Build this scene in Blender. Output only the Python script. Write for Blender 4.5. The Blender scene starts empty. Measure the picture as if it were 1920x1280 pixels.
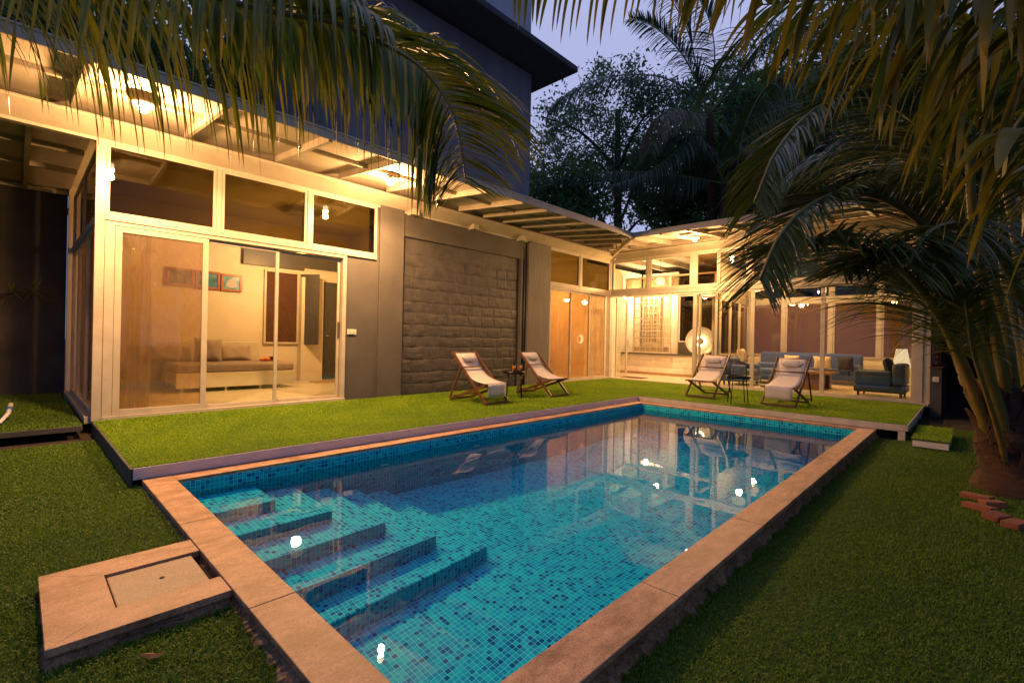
import bpy, math, random
import numpy as np
from mathutils import Vector, Matrix
R = math.radians
SC = bpy.context.scene
random.seed(7)
RNG = np.random.default_rng(11)

# ------------------------------------------------------------------ camera
EYE = Vector((0, 0, 1.181)); F = 895.4 / 1920; YAW = R(43.88); ROLL = R(1.2); CY = 634.65
fw = Vector((math.cos(YAW), math.sin(YAW), 0)); r0 = Vector((math.sin(YAW), -math.cos(YAW), 0)); u0 = Vector((0, 0, 1))
rt = math.cos(ROLL) * r0 + math.sin(ROLL) * u0; up = -math.sin(ROLL) * r0 + math.cos(ROLL) * u0
cd = bpy.data.cameras.new('camera'); cam = bpy.data.objects.new('camera', cd); SC.collection.objects.link(cam)
m = Matrix.Identity(4)
for i in range(3):
    m[i][0] = rt[i]; m[i][1] = up[i]; m[i][2] = -fw[i]; m[i][3] = EYE[i]
cam.matrix_world = m
cd.sensor_width = 36; cd.lens = 36 * F; cd.shift_y = (CY - 640) / 1920; cd.clip_start = 0.05; cd.clip_end = 400
SC.camera = cam

def at(u, v, d):
    """point seen at photo pixel (u, v), d metres deep"""
    return EYE + (rt * ((u - 960) / 895.4) + up * ((CY - v) / 895.4) + fw) * d

# ------------------------------------------------------------------ world: dusk sky
W = bpy.data.worlds.new('World'); SC.world = W; W.use_nodes = True
nt = W.node_tree; nt.nodes.clear()
N = nt.nodes.new; L = nt.links.new
wo = N('ShaderNodeOutputWorld'); bg = N('ShaderNodeBackground'); tc = N('ShaderNodeTexCoord')
glow = (at(1060, 120, 1) - EYE).normalized()
vd = N('ShaderNodeVectorMath'); vd.operation = 'DOT_PRODUCT'; vd.inputs[1].default_value = glow
nz = N('ShaderNodeTexNoise'); nz.inputs['Scale'].default_value = 2.2; nz.inputs['Detail'].default_value = 4
ad = N('ShaderNodeMath'); ad.operation = 'MULTIPLY_ADD'; ad.inputs[1].default_value = 0.34
cr = N('ShaderNodeValToRGB'); e = cr.color_ramp.elements
e[0].position = 0.15; e[0].color = (0.13, 0.18, 0.37, 1)
e[1].position = 1.08; e[1].color = (0.44, 0.48, 0.78, 1)
x_ = cr.color_ramp.elements.new(0.72); x_.color = (0.23, 0.28, 0.58, 1); x2_ = cr.color_ramp.elements.new(0.45); x2_.color = (0.19, 0.26, 0.55, 1)
L(tc.outputs['Generated'], vd.inputs[0]); L(tc.outputs['Generated'], nz.inputs['Vector'])
L(nz.outputs['Fac'], ad.inputs[0]); L(vd.outputs['Value'], ad.inputs[2]); L(ad.outputs[0], cr.inputs[0])
L(cr.outputs[0], bg.inputs[0]); L(bg.outputs[0], wo.inputs[0]); bg.inputs[1].default_value = 1.0; W.cycles.is_caustics_light = True

SC.view_settings.view_transform = 'Standard'; SC.view_settings.look = 'None'
SC.view_settings.exposure = 0.0; SC.view_settings.gamma = 1.0
SC.render.engine = 'CYCLES'
cy = SC.cycles
cy.use_denoising = True
try: cy.denoiser = 'OPENIMAGEDENOISE'; cy.denoising_input_passes = 'RGB_ALBEDO_NORMAL'
except Exception: pass
cy.max_bounces = 8; cy.diffuse_bounces = 3; cy.glossy_bounces = 4; cy.transmission_bounces = 6; cy.transparent_max_bounces = 24
cy.sample_clamp_indirect = 4.0; cy.caustics_reflective = False; cy.caustics_refractive = True; cy.blur_glossy = 0.5

# ------------------------------------------------------------------ materials
MAT = {}
def nodes(name):
    mt = bpy.data.materials.new(name); mt.use_nodes = True; t = mt.node_tree
    b = t.nodes.get('Principled BSDF'); o = t.nodes.get('Material Output'); MAT[name] = mt
    return mt, t, b, o
def mat(name, col, rough=0.6, col2=None, scale=6.0, bump=0.0, bscale=40.0, metal=0.0, spec=0.5, detail=6, stretch=None, sheen=0, rvar=0.0):
    """principled with two-tone noise and fine bump"""
    mt, t, b, o = nodes(name)
    b.inputs['Base Color'].default_value = (*col, 1); b.inputs['Roughness'].default_value = rough
    b.inputs['Metallic'].default_value = metal; b.inputs['Specular IOR Level'].default_value = spec
    if sheen: b.inputs['Sheen Weight'].default_value = sheen
    tc = t.nodes.new('ShaderNodeTexCoord'); src = tc.outputs['Object']
    if stretch:
        mp = t.nodes.new('ShaderNodeMapping'); mp.inputs['Scale'].default_value = stretch
        t.links.new(src, mp.inputs[0]); src = mp.outputs[0]
    if col2:
        n = t.nodes.new('ShaderNodeTexNoise'); n.inputs['Scale'].default_value = scale; n.inputs['Detail'].default_value = detail
        n.inputs['Roughness'].default_value = 0.62
        r = t.nodes.new('ShaderNodeValToRGB'); r.color_ramp.elements[0].position = 0.33; r.color_ramp.elements[1].position = 0.68
        r.color_ramp.elements[0].color = (*col2, 1); r.color_ramp.elements[1].color = (*col, 1)
        t.links.new(src, n.inputs['Vector']); t.links.new(n.outputs['Fac'], r.inputs[0]); t.links.new(r.outputs[0], b.inputs['Base Color'])
        if rvar:
            mr = t.nodes.new('ShaderNodeMapRange'); mr.inputs['To Min'].default_value = rough - rvar; mr.inputs['To Max'].default_value = rough + rvar
            t.links.new(n.outputs['Fac'], mr.inputs[0]); t.links.new(mr.outputs[0], b.inputs['Roughness'])
    if bump:
        n2 = t.nodes.new('ShaderNodeTexNoise'); n2.inputs['Scale'].default_value = bscale; n2.inputs['Detail'].default_value = 5
        bp = t.nodes.new('ShaderNodeBump'); bp.inputs['Strength'].default_value = bump; bp.inputs['Distance'].default_value = 0.01
        t.links.new(src, n2.inputs['Vector']); t.links.new(n2.outputs['Fac'], bp.inputs['Height']); t.links.new(bp.outputs[0], b.inputs['Normal'])
    return mt
mat('frame_paint', (0.53, 0.475, 0.39), 0.38, (0.42, 0.37, 0.29), 3.5, 0.05, 60)
mat('soffit_paint', (0.52, 0.45, 0.35), 0.6, (0.42, 0.35, 0.26), 2.2, 0.12, 30)
mat('rafter_paint', (0.45, 0.39, 0.30), 0.55, (0.33, 0.27, 0.20), 4, 0.12, 30, stretch=(1, 1, 1))
mat('charcoal_paint', (0.10, 0.09, 0.082), 0.62, (0.072, 0.065, 0.058), 1.8, 0.25, 90)
mat('charcoal_block', (0.083, 0.075, 0.070), 0.5, (0.045, 0.040, 0.038), 5, 0.5, 70)
mat('ribbed_paint', (0.16, 0.145, 0.13), 0.6, (0.10, 0.09, 0.08), 3, 0.3, 25, stretch=(9, 9, 0.6))
mat('court_paint', (0.07, 0.065, 0.06), 0.75, (0.04, 0.038, 0.036), 2.0, 0.3, 60)
mat('tower_paint', (0.22, 0.20, 0.22), 0.8, (0.16, 0.145, 0.165), 1.6, 0.3, 40, stretch=(1.6, 1.6, .35))
mat('tower_pale', (0.48, 0.46, 0.50), 0.8, (0.40, 0.38, 0.42), 1.1, 0.2, 40)
mat('tower_ledge', (0.055, 0.05, 0.055), 0.85, (0.04, 0.04, 0.05), 3.0, 0.4, 30)
mat('cream_wall', (0.70, 0.62, 0.50), 0.75, (0.60, 0.52, 0.40), 1.4, 0.12, 40)
mat('white_block', (0.70, 0.63, 0.53), 0.6, (0.68, 0.62, 0.52), 6, 0.5, 45)
mat('floor_tile', (0.62, 0.55, 0.44), 0.28, (0.52, 0.45, 0.35), 2.5, 0.03, 30)
mat('ceiling_paint', (0.72, 0.66, 0.55), 0.7, (0.62, 0.56, 0.45), 2.0)
mat('deck_edge', (0.80, 0.74, 0.72), 0.5, (0.62, 0.56, 0.54), 5, 0.25, 50, stretch=(1, 1, 4))
mat('deck_post', (0.60, 0.55, 0.47), 0.5, (0.46, 0.40, 0.32), 5, 0.2, 50)
mat('dark_void', (0.012, 0.011, 0.01), 0.9)  # near-black colour stands in for the shade inside gaps and hollows
mat('bulb_glass', (1, 1, 1), 0.3)
mat('teak', (0.14, 0.052, 0.024), 0.38, (0.07, 0.026, 0.013), 5, 0.15, 50, stretch=(1, 12, 12))
mat('canvas', (0.66, 0.60, 0.54), 0.85, (0.58, 0.52, 0.46), 9, 0.35, 160, sheen=0.2)
mat('canvas_dark', (0.42, 0.36, 0.33), 0.85, (0.36, 0.30, 0.27), 9, 0.35, 160)
mat('black_metal', (0.018, 0.016, 0.015), 0.35, metal=0.6)
mat('plate_white', (0.75, 0.73, 0.7), 0.2)
mat('socket_white', (0.75, 0.70, 0.62), 0.35)
mat('sofa_blue', (0.055, 0.10, 0.32), 0.85, (0.04, 0.08, 0.25), 30, 0.5, 220, sheen=0.3)
mat('sofa_navy', (0.03, 0.05, 0.11), 0.55, (0.02, 0.035, 0.08), 12, 0.2, 120)
mat('cushion_cream', (0.66, 0.55, 0.40), 0.85, (0.50, 0.40, 0.28), 10, 0.4, 60)
mat('cushion_navy', (0.02, 0.02, 0.035), 0.8)
mat('walnut', (0.22, 0.085, 0.035), 0.35, (0.11, 0.04, 0.018), 4, 0.15, 40, stretch=(1, 8, 8))
mat('bed_paint', (0.62, 0.57, 0.42), 0.45, (0.52, 0.47, 0.33), 3)
mat('sheet_taupe', (0.30, 0.235, 0.18), 0.85, (0.25, 0.19, 0.145), 6, 0.4, 40, sheen=0.2)
mat('pillow_taupe', (0.36, 0.29, 0.23), 0.85, (0.30, 0.235, 0.18), 7, 0.5, 18, sheen=0.2)
mat('door_charcoal', (0.075, 0.068, 0.06), 0.45, (0.055, 0.05, 0.045), 3)
mat('rug_tan', (0.40, 0.27, 0.14), 0.95, (0.30, 0.19, 0.09), 30, 0.8, 120)
mat('mat_brown', (0.10, 0.04, 0.02), 0.95, (0.06, 0.025, 0.012), 30, 0.8, 120)
mat('frame_wood', (0.38, 0.12, 0.03), 0.35, (0.24, 0.07, 0.02), 8)
mat('rattan', (0.55, 0.30, 0.13), 0.6)
mat('soil', (0.035, 0.022, 0.014), 0.95, (0.018, 0.012, 0.008), 6, 0.9, 40)
mat('brick_red', (0.30, 0.10, 0.045), 0.85, (0.18, 0.06, 0.03), 12, 0.6, 60)
mat('palm_bark', (0.10, 0.05, 0.028), 0.9, (0.045, 0.022, 0.013), 9, 1.0, 40, stretch=(1, 1, 5))
mat('tree_bark', (0.06, 0.045, 0.033), 0.9, (0.03, 0.023, 0.017), 9, 0.9, 30)
mat('hose_white', (0.7, 0.7, 0.72), 0.3); mat('hose_blue', (0.05, 0.15, 0.45), 0.3)
mat('juice', (0.95, 0.35, 0.02), 0.25); mat('red_wine', (0.25, 0.01, 0.01), 0.08)
mat('dry_leaf', (0.32, 0.14, 0.04), 0.8)
mat('orange_cloth', (0.75, 0.20, 0.03), 0.8); mat('black_cloth', (0.015, 0.014, 0.014), 0.8)
mat('steel', (0.55, 0.53, 0.5), 0.25, metal=0.9)
mat('dish_enamel', (0.72, 0.66, 0.56), 0.3); mat('garden_green', (0.03, 0.16, 0.05), 0.6)

def stone(name, a, b, c):
    mt, t, bs, o = nodes(name)
    tc = t.nodes.new('ShaderNodeTexCoord')
    n1 = t.nodes.new('ShaderNodeTexNoise'); n1.inputs['Scale'].default_value = 5; n1.inputs['Detail'].default_value = 9; n1.inputs['Roughness'].default_value = 0.72
    n2 = t.nodes.new('ShaderNodeTexNoise'); n2.inputs['Scale'].default_value = 85; n2.inputs['Detail'].default_value = 4
    n3 = t.nodes.new('ShaderNodeTexVoronoi'); n3.inputs['Scale'].default_value = 38
    mp = t.nodes.new('ShaderNodeMapping'); mp.inputs['Scale'].default_value = (1, 1.9, 1); t.links.new(tc.outputs['Object'], mp.inputs[0])
    for n in (n1, n2): t.links.new(mp.outputs[0], n.inputs['Vector'])
    t.links.new(tc.outputs['Object'], n3.inputs['Vector'])
    r = t.nodes.new('ShaderNodeValToRGB'); r.color_ramp.elements[0].position = 0.36; r.color_ramp.elements[0].color = (*b, 1)
    r.color_ramp.elements[1].position = 0.62; r.color_ramp.elements[1].color = (*a, 1)
    t.links.new(n1.outputs['Fac'], r.inputs[0])
    r2 = t.nodes.new('ShaderNodeValToRGB'); r2.color_ramp.elements[0].position = 0.36; r2.color_ramp.elements[0].color = (*c, 1)
    r2.color_ramp.elements[1].position = 0.52; r2.color_ramp.elements[1].color = (1, 1, 1, 1)
    t.links.new(n2.outputs['Fac'], r2.inputs[0])
    mx = t.nodes.new('ShaderNodeMix'); mx.data_type = 'RGBA'; mx.blend_type = 'MULTIPLY'; mx.inputs[0].default_value = 0.75
    t.links.new(r.outputs[0], mx.inputs[6]); t.links.new(r2.outputs[0], mx.inputs[7]); t.links.new(mx.outputs[2], bs.inputs['Base Color'])
    bs.inputs['Roughness'].default_value = 0.5
    rr = t.nodes.new('ShaderNodeMapRange'); rr.inputs['To Min'].default_value = 0.34; rr.inputs['To Max'].default_value = 0.75
    t.links.new(n1.outputs['Fac'], rr.inputs[0]); t.links.new(rr.outputs[0], bs.inputs['Roughness'])
    bp = t.nodes.new('ShaderNodeBump'); bp.inputs['Strength'].default_value = 0.35; bp.inputs['Distance'].default_value = 0.004
    t.links.new(n2.outputs['Fac'], bp.inputs['Height']); t.links.new(bp.outputs[0], bs.inputs['Normal'])
    return mt
stone('sandstone', (0.58, 0.35, 0.20), (0.27, 0.14, 0.07), (0.55, 0.42, 0.33))
stone('pit_stone', (0.42, 0.31, 0.20), (0.30, 0.21, 0.13), (0.45, 0.38, 0.3))
stone('rough_edge', (0.34, 0.20, 0.10), (0.12, 0.065, 0.035), (0.3, 0.22, 0.16))

def tiles():
    mt, t, bs, o = nodes('pool_mosaic')
    def MA(op, a=None, b=None, c=None):
        n = t.nodes.new('ShaderNodeMath'); n.operation = op
        for i, v in enumerate((a, b, c)):
            if v is None: continue
            if isinstance(v, (int, float)): n.inputs[i].default_value = v
            else: t.links.new(v, n.inputs[i])
        return n.outputs[0]
    g = t.nodes.new('ShaderNodeNewGeometry'); sp = t.nodes.new('ShaderNodeSeparateXYZ'); sn = t.nodes.new('ShaderNodeSeparateXYZ')
    off = t.nodes.new('ShaderNodeVectorMath'); off.operation = 'ADD'; off.inputs[1].default_value = (0.0087, 0.0161, 0.0122)
    t.links.new(g.outputs['Position'], off.inputs[0]); t.links.new(off.outputs[0], sp.inputs[0]); t.links.new(g.outputs['True Normal'], sn.inputs[0])
    P = 0.0382; mask = None; ids = []
    for i in range(3):
        q = MA('DIVIDE', sp.outputs[i], P); fr = MA('FRACT', q); ids.append(MA('FLOOR', q))
        d = MA('ABSOLUTE', MA('SUBTRACT', fr, 0.5))
        line = MA('GREATER_THAN', d, 0.452)
        use = MA('LESS_THAN', MA('ABSOLUTE', sn.outputs[i]), 0.6)
        l2 = MA('MULTIPLY', line, use); mask = l2 if mask is None else MA('MAXIMUM', mask, l2)
    cb = t.nodes.new('ShaderNodeCombineXYZ')
    for i in range(3): t.links.new(ids[i], cb.inputs[i])
    wn = t.nodes.new('ShaderNodeTexWhiteNoise'); wn.noise_dimensions = '3D'; t.links.new(cb.outputs[0], wn.inputs['Vector'])
    r = t.nodes.new('ShaderNodeValToRGB'); r.color_ramp.interpolation = 'CONSTANT'
    cols = [(0.0, (0.001, 0.09, 0.27)), (0.09, (0.001, 0.18, 0.40)), (0.22, (0.001, 0.32, 0.52)), (0.40, (0.002, 0.39, 0.56)), (0.62, (0.002, 0.44, 0.58)), (0.82, (0.004, 0.52, 0.60))]
    el = r.color_ramp.elements; el[0].position = 0; el[0].color = (*cols[0][1], 1); el[1].position = cols[1][0]; el[1].color = (*cols[1][1], 1)
    for p, c in cols[2:]:
        k = el.new(p); k.color = (*c, 1)
    t.links.new(wn.outputs['Value'], r.inputs[0])
    mx = t.nodes.new('ShaderNodeMix'); mx.data_type = 'RGBA'; t.links.new(mask, mx.inputs[0]); t.links.new(r.outputs[0], mx.inputs[6]); mx.inputs[7].default_value = (0.12, 0.82, 0.80, 1)
    t.links.new(mx.outputs[2], bs.inputs['Base Color']); bs.inputs['Roughness'].default_value = 0.35; bs.inputs['Specular IOR Level'].default_value = 0.06
    bp = t.nodes.new('ShaderNodeBump'); bp.inputs['Strength'].default_value = 0.3; bp.inputs['Distance'].default_value = 0.002; bp.invert = True
    t.links.new(mask, bp.inputs['Height']); t.links.new(bp.outputs[0], bs.inputs['Normal'])
tiles()

def glass(name, tint=(0.93, 0.95, 0.9), veil=0.0, veil_col=(0.2, 0.12, 0.06), rough=0.0, dirt=0.0, refl=0.035):
    mt, t, b, o = nodes(name); t.nodes.remove(b)
    tr = t.nodes.new('ShaderNodeBsdfTransparent'); tr.inputs[0].default_value = (*tint, 1)
    gl = t.nodes.new('ShaderNodeBsdfGlossy'); gl.inputs['Roughness'].default_value = rough; gl.inputs[0].default_value = (1, 1, 1, 1)
    ge = t.nodes.new('ShaderNodeNewGeometry'); dt = t.nodes.new('ShaderNodeVectorMath'); dt.operation = 'DOT_PRODUCT'
    t.links.new(ge.outputs['Normal'], dt.inputs[0]); t.links.new(ge.outputs['Incoming'], dt.inputs[1])
    def mm(op, a, b):
        n = t.nodes.new('ShaderNodeMath'); n.operation = op
        for i, v in enumerate((a, b)):
            if v is None: continue
            if isinstance(v, (int, float)): n.inputs[i].default_value = v
            else: t.links.new(v, n.inputs[i])
        return n.outputs[0]
    c_ = mm('ABSOLUTE', dt.outputs['Value'], None); f_ = mm('POWER', mm('SUBTRACT', 1.0, c_), 5.0); f_ = mm('ADD', mm('MULTIPLY', f_, 0.8), refl)
    ms = t.nodes.new('ShaderNodeMixShader'); base = tr.outputs[0]
    if veil:
        df = t.nodes.new('ShaderNodeBsdfDiffuse'); df.inputs[0].default_value = (*veil_col, 1)
        tl = t.nodes.new('ShaderNodeBsdfTranslucent'); tl.inputs[0].default_value = (*veil_col, 1)
        m2 = t.nodes.new('ShaderNodeMixShader'); m2.inputs[0].default_value = 0.5; t.links.new(df.outputs[0], m2.inputs[1]); t.links.new(tl.outputs[0], m2.inputs[2])
        m3 = t.nodes.new('ShaderNodeMixShader'); t.links.new(base, m3.inputs[1]); t.links.new(m2.outputs[0], m3.inputs[2]); m3.inputs[0].default_value = veil
        tcx = t.nodes.new('ShaderNodeTexCoord'); mp = t.nodes.new('ShaderNodeMapping'); mp.inputs['Scale'].default_value = (2.6, 2.6, 1.1)
        nz = t.nodes.new('ShaderNodeTexNoise'); nz.inputs['Scale'].default_value = 1.6; nz.inputs['Detail'].default_value = 8; nz.inputs['Roughness'].default_value = 0.7
        mr = t.nodes.new('ShaderNodeMapRange'); mr.inputs['From Min'].default_value = 0.35; mr.inputs['From Max'].default_value = 0.7
        mr.inputs['To Min'].default_value = max(0, veil - dirt); mr.inputs['To Max'].default_value = min(1, veil + dirt)
        t.links.new(tcx.outputs['Object'], mp.inputs[0]); t.links.new(mp.outputs[0], nz.inputs['Vector']); t.links.new(nz.outputs['Fac'], mr.inputs[0]); t.links.new(mr.outputs[0], m3.inputs[0])
        base = m3.outputs[0]
    t.links.new(f_, ms.inputs[0]); t.links.new(base, ms.inputs[1]); t.links.new(gl.outputs[0], ms.inputs[2]); t.links.new(ms.outputs[0], o.inputs[0])
glass('clear_glass'); glass('tinted_glass', (0.36, 0.32, 0.17), refl=0.02); glass('screen_glass', (0.86, 0.76, 0.62), 0.24, (0.40, 0.33, 0.22), dirt=0.14); glass('frosted_glass', (0.9, 0.85, 0.75), 0.14, (0.5, 0.42, 0.32), dirt=0.12)
glass('amber_blind', (0.88, 0.72, 0.50), 0.20, (0.50, 0.42, 0.28), dirt=0.08)
glass('brown_blind', (0.4, 0.3, 0.2), 0.93, (0.27, 0.15, 0.045), dirt=0.06)
glass('smoke_glass', (0.62, 0.54, 0.42))
glass('sheer', (0.9, 0.8, 0.65), 0.55, (0.46, 0.36, 0.22), dirt=0.1, refl=0.0); glass('tumbler', (0.9, 0.9, 0.88))

def water():
    mt, t, b, o = nodes('water'); t.nodes.remove(b)
    g = t.nodes.new('ShaderNodeBsdfRefraction'); g.inputs['IOR'].default_value = 1.33; g.inputs['Roughness'].default_value = 0.0; g.inputs[0].default_value = (0.90, 1, 1, 1)
    gl = t.nodes.new('ShaderNodeBsdfGlossy'); gl.inputs['Roughness'].default_value = 0.0
    tc = t.nodes.new('ShaderNodeTexCoord'); n = t.nodes.new('ShaderNodeTexNoise'); n.inputs['Scale'].default_value = 2.4; n.inputs['Detail'].default_value = 2
    bp = t.nodes.new('ShaderNodeBump'); bp.inputs['Strength'].default_value = 0.06; bp.inputs['Distance'].default_value = 0.02
    t.links.new(tc.outputs['Object'], n.inputs['Vector']); t.links.new(n.outputs['Fac'], bp.inputs['Height'])
    for q in (g, gl): t.links.new(bp.outputs[0], q.inputs['Normal'])
    fr = t.nodes.new('ShaderNodeFresnel'); fr.inputs[0].default_value = 1.33
    pw = t.nodes.new('ShaderNodeMath'); pw.operation = 'POWER'; pw.inputs[1].default_value = 1.5; sb = t.nodes.new('ShaderNodeMath'); sb.operation = 'MULTIPLY'; sb.inputs[1].default_value = 1.9; sb.use_clamp = True
    ms = t.nodes.new('ShaderNodeMixShader'); t.links.new(fr.outputs[0], pw.inputs[0]); t.links.new(pw.outputs[0], sb.inputs[0]); t.links.new(sb.outputs[0], ms.inputs[0])
    t.links.new(g.outputs[0], ms.inputs[1]); t.links.new(gl.outputs[0], ms.inputs[2]); t.links.new(ms.outputs[0], o.inputs[0])
water()

def leaf(name, c1, c2, trans=0.35, rough=0.45):
    """leaf with a tone that varies from blade to blade (vertex attribute 'tone')"""
    mt, t, b, o = nodes(name)
    a = t.nodes.new('ShaderNodeAttribute'); a.attribute_name = 'tone'
    mx = t.nodes.new('ShaderNodeMix'); mx.data_type = 'RGBA'; mx.inputs[6].default_value = (*c1, 1); mx.inputs[7].default_value = (*c2, 1)
    t.links.new(a.outputs['Fac'], mx.inputs[0]); t.links.new(mx.outputs[2], b.inputs['Base Color']); b.inputs['Roughness'].default_value = rough
    tl = t.nodes.new('ShaderNodeBsdfTranslucent'); t.links.new(mx.outputs[2], tl.inputs[0])
    ms = t.nodes.new('ShaderNodeMixShader'); ms.inputs[0].default_value = trans
    t.links.new(b.outputs[0], ms.inputs[1]); t.links.new(tl.outputs[0], ms.inputs[2]); t.links.new(ms.outputs[0], o.inputs[0])
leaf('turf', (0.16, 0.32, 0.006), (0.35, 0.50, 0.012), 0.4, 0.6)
leaf('turf_dim', (0.062, 0.15, 0.004), (0.15, 0.255, 0.008), 0.35, 0.6)  # darker copy of the deck turf; the lawn's shade is put into the colour
leaf('palm_leaf', (0.06, 0.14, 0.010), (0.30, 0.26, 0.02), 0.42, 0.34); leaf('palm_leaf_lamplit', (0.06, 0.12, 0.008), (0.36, 0.24, 0.015), 0.4, 0.34)  # second leaf: orange lamp highlights are put into its colour
leaf('palm_leaf_dark', (0.05, 0.09, 0.02), (0.13, 0.15, 0.03), 0.3, 0.4)
leaf('palm_leaf_far', (0.06, 0.10, 0.07), (0.14, 0.18, 0.11), 0.25, 0.5)
leaf('palm_leaf_dry', (0.20, 0.16, 0.09), (0.30, 0.26, 0.16), 0.25, 0.6)
leaf('tree_leaf', (0.05, 0.12, 0.035), (0.15, 0.26, 0.07), 0.45, 0.5)
leaf('tree_leaf_pale', (0.07, 0.14, 0.06), (0.15, 0.25, 0.09), 0.35, 0.5)
leaf('shrub_leaf', (0.02, 0.032, 0.010), (0.075, 0.04, 0.015), 0.25, 0.6)
mat('petiole', (0.13, 0.15, 0.03), 0.4, (0.20, 0.13, 0.035), 6, 0.2, 60)
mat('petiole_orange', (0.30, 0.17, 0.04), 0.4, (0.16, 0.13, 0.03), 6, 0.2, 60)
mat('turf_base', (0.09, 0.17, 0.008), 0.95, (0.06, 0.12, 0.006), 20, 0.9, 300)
mat('turf_base_dim', (0.06, 0.11, 0.008), 0.95, (0.04, 0.08, 0.006), 20, 0.9, 300)  # backing darkened like the blades, shade included in the colour

def emit(name, col, s):
    mt, t, b, o = nodes(name); t.nodes.remove(b)
    e = t.nodes.new('ShaderNodeEmission'); e.inputs[0].default_value = (*col, 1); e.inputs[1].default_value = s; t.links.new(e.outputs[0], o.inputs[0])
WARM = (1.0, 0.525, 0.20)
emit('bulb_lit', (1.0, 0.74, 0.42), 40); emit('bulb_small', (1.0, 0.70, 0.36), 14); emit('tube_lit', (1.0, 0.84, 0.6), 10)
emit('lantern_lit', (1.0, 0.60, 0.27), 3.2); emit('shade_lit', (1.0, 0.70, 0.42), 1.0)

# ------------------------------------------------------------------ mesh helpers
COL = SC.collection
def tag(o, label=None, cat=None, group=None, kind=None):
    if label: o['label'] = label
    if cat: o['category'] = cat
    if group: o['group'] = group
    if kind: o['kind'] = kind
    return o
def empty(name, loc, label, cat, group=None, rz=0.0):
    o = bpy.data.objects.new(name, None); COL.objects.link(o); o.location = loc; o.rotation_euler.z = rz; o.empty_display_size = 0.1
    return tag(o, label, cat, group)
def parent(o, p, local=False):
    o.parent = p
    if not local:
        M = Matrix.Translation(p.location) if p.type == 'EMPTY' else Matrix.Identity(4)
        q = p
        if p.type != 'EMPTY': M = Matrix.Identity(4)
        if p.type != 'EMPTY' and p.parent is not None: M = Matrix.Identity(4)
        # meshes hold world coordinates; undo whatever the ancestors add
        W_ = Matrix.Identity(4); chain = []; a = p
        while a is not None: chain.append(a); a = a.parent
        for a in reversed(chain):
            W_ = W_ @ a.matrix_parent_inverse @ a.matrix_basis if a.parent else a.matrix_basis.copy()
        o.matrix_parent_inverse = W_.inverted()
class MB:
    def __init__(s): s.v = []; s.f = []; s.sm = []
    def add(s, vs, fs, smooth=False):
        n = len(s.v); s.v += [tuple(p) for p in vs]; s.f += [tuple(i + n for i in f) for f in fs]; s.sm += [smooth] * len(fs); return s
    def box(s, x0, x1, y0, y1, z0, z1):
        x0, x1 = min(x0, x1), max(x0, x1); y0, y1 = min(y0, y1), max(y0, y1); z0, z1 = min(z0, z1), max(z0, z1)
        return s.add([(x0, y0, z0), (x1, y0, z0), (x1, y1, z0), (x0, y1, z0), (x0, y0, z1), (x1, y0, z1), (x1, y1, z1), (x0, y1, z1)],
              [(0, 3, 2, 1), (4, 5, 6, 7), (0, 1, 5, 4), (1, 2, 6, 5), (2, 3, 7, 6), (3, 0, 4, 7)])
    def bar(s, a, b, w, h, upv=(0, 0, 1)):
        """rectangular bar from a to b, w wide, h deep"""
        a = Vector(a); b = Vector(b); d = (b - a).normalized(); U = Vector(upv)
        if abs(d.dot(U)) > 0.98: U = Vector((1, 0, 0))
        X = d.cross(U).normalized() * w / 2; Z = X.cross(d).normalized() * h / 2
        vs = [a - X - Z, a + X - Z, a + X + Z, a - X + Z, b - X - Z, b + X - Z, b + X + Z, b - X + Z]
        return s.add(vs, [(0, 3, 2, 1)[::-1], (4, 5, 6, 7)[::-1], (0, 1, 5, 4)[::-1], (1, 2, 6, 5)[::-1], (2, 3, 7, 6)[::-1], (3, 0, 4, 7)[::-1]])
    def tube(s, pts, rad, n=8, cap=True):
        pts = [Vector(p) for p in pts]; m_ = len(pts)
        if isinstance(rad, (int, float)): rad = [rad] * m_
        U = Vector((0, 0, 1)); vs = []; fs = []
        for i, p in enumerate(pts):
            d = (pts[min(i + 1, m_ - 1)] - pts[max(i - 1, 0)]).normalized()
            ref = U if abs(d.dot(U)) < 0.95 else Vector((1, 0, 0))
            X = d.cross(ref).normalized(); Y = X.cross(d)
            for k in range(n):
                a = 2 * math.pi * k / n; vs.append(p + (X * math.cos(a) + Y * math.sin(a)) * rad[i])
        for i in range(m_ - 1):
            for k in range(n):
                a, b = i * n + k, i * n + (k + 1) % n; fs.append((a, b, b + n, a + n))
        if cap: fs.append(tuple(range(n))[::-1]); fs.append(tuple(range((m_ - 1) * n, m_ * n)))
        return s.add(vs, fs, True)
    def lathe(s, prof, c=(0, 0, 0), n=20, axis='z'):
        vs = []; fs = []
        for r_, z in prof:
            for k in range(n):
                a = 2 * math.pi * k / n; p = (r_ * math.cos(a), r_ * math.sin(a), z)
                if axis == 'x': p = (p[2], p[0], p[1])
                if axis == 'y': p = (p[0], p[2], p[1])
                vs.append((c[0] + p[0], c[1] + p[1], c[2] + p[2]))
        for i in range(len(prof) - 1):
            for k in range(n):
                a, b = i * n + k, i * n + (k + 1) % n; fs.append((a, b, b + n, a + n))
        return s.add(vs, fs, True)
    def build(s, name, mt, par=None, bevel=0.0, local=False):
        me = bpy.data.meshes.new(name); me.from_pydata(s.v, [], s.f); me.update()
        me.polygons.foreach_set('use_smooth', s.sm); me.materials.append(MAT[mt])
        o = bpy.data.objects.new(name, me); COL.objects.link(o)
        if par is not None: parent(o, par, local)
        if bevel:
            b = o.modifiers.new('bevel', 'BEVEL'); b.width = bevel; b.segments = 2; b.limit_method = 'ANGLE'; b.harden_normals = False
        return o
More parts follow.
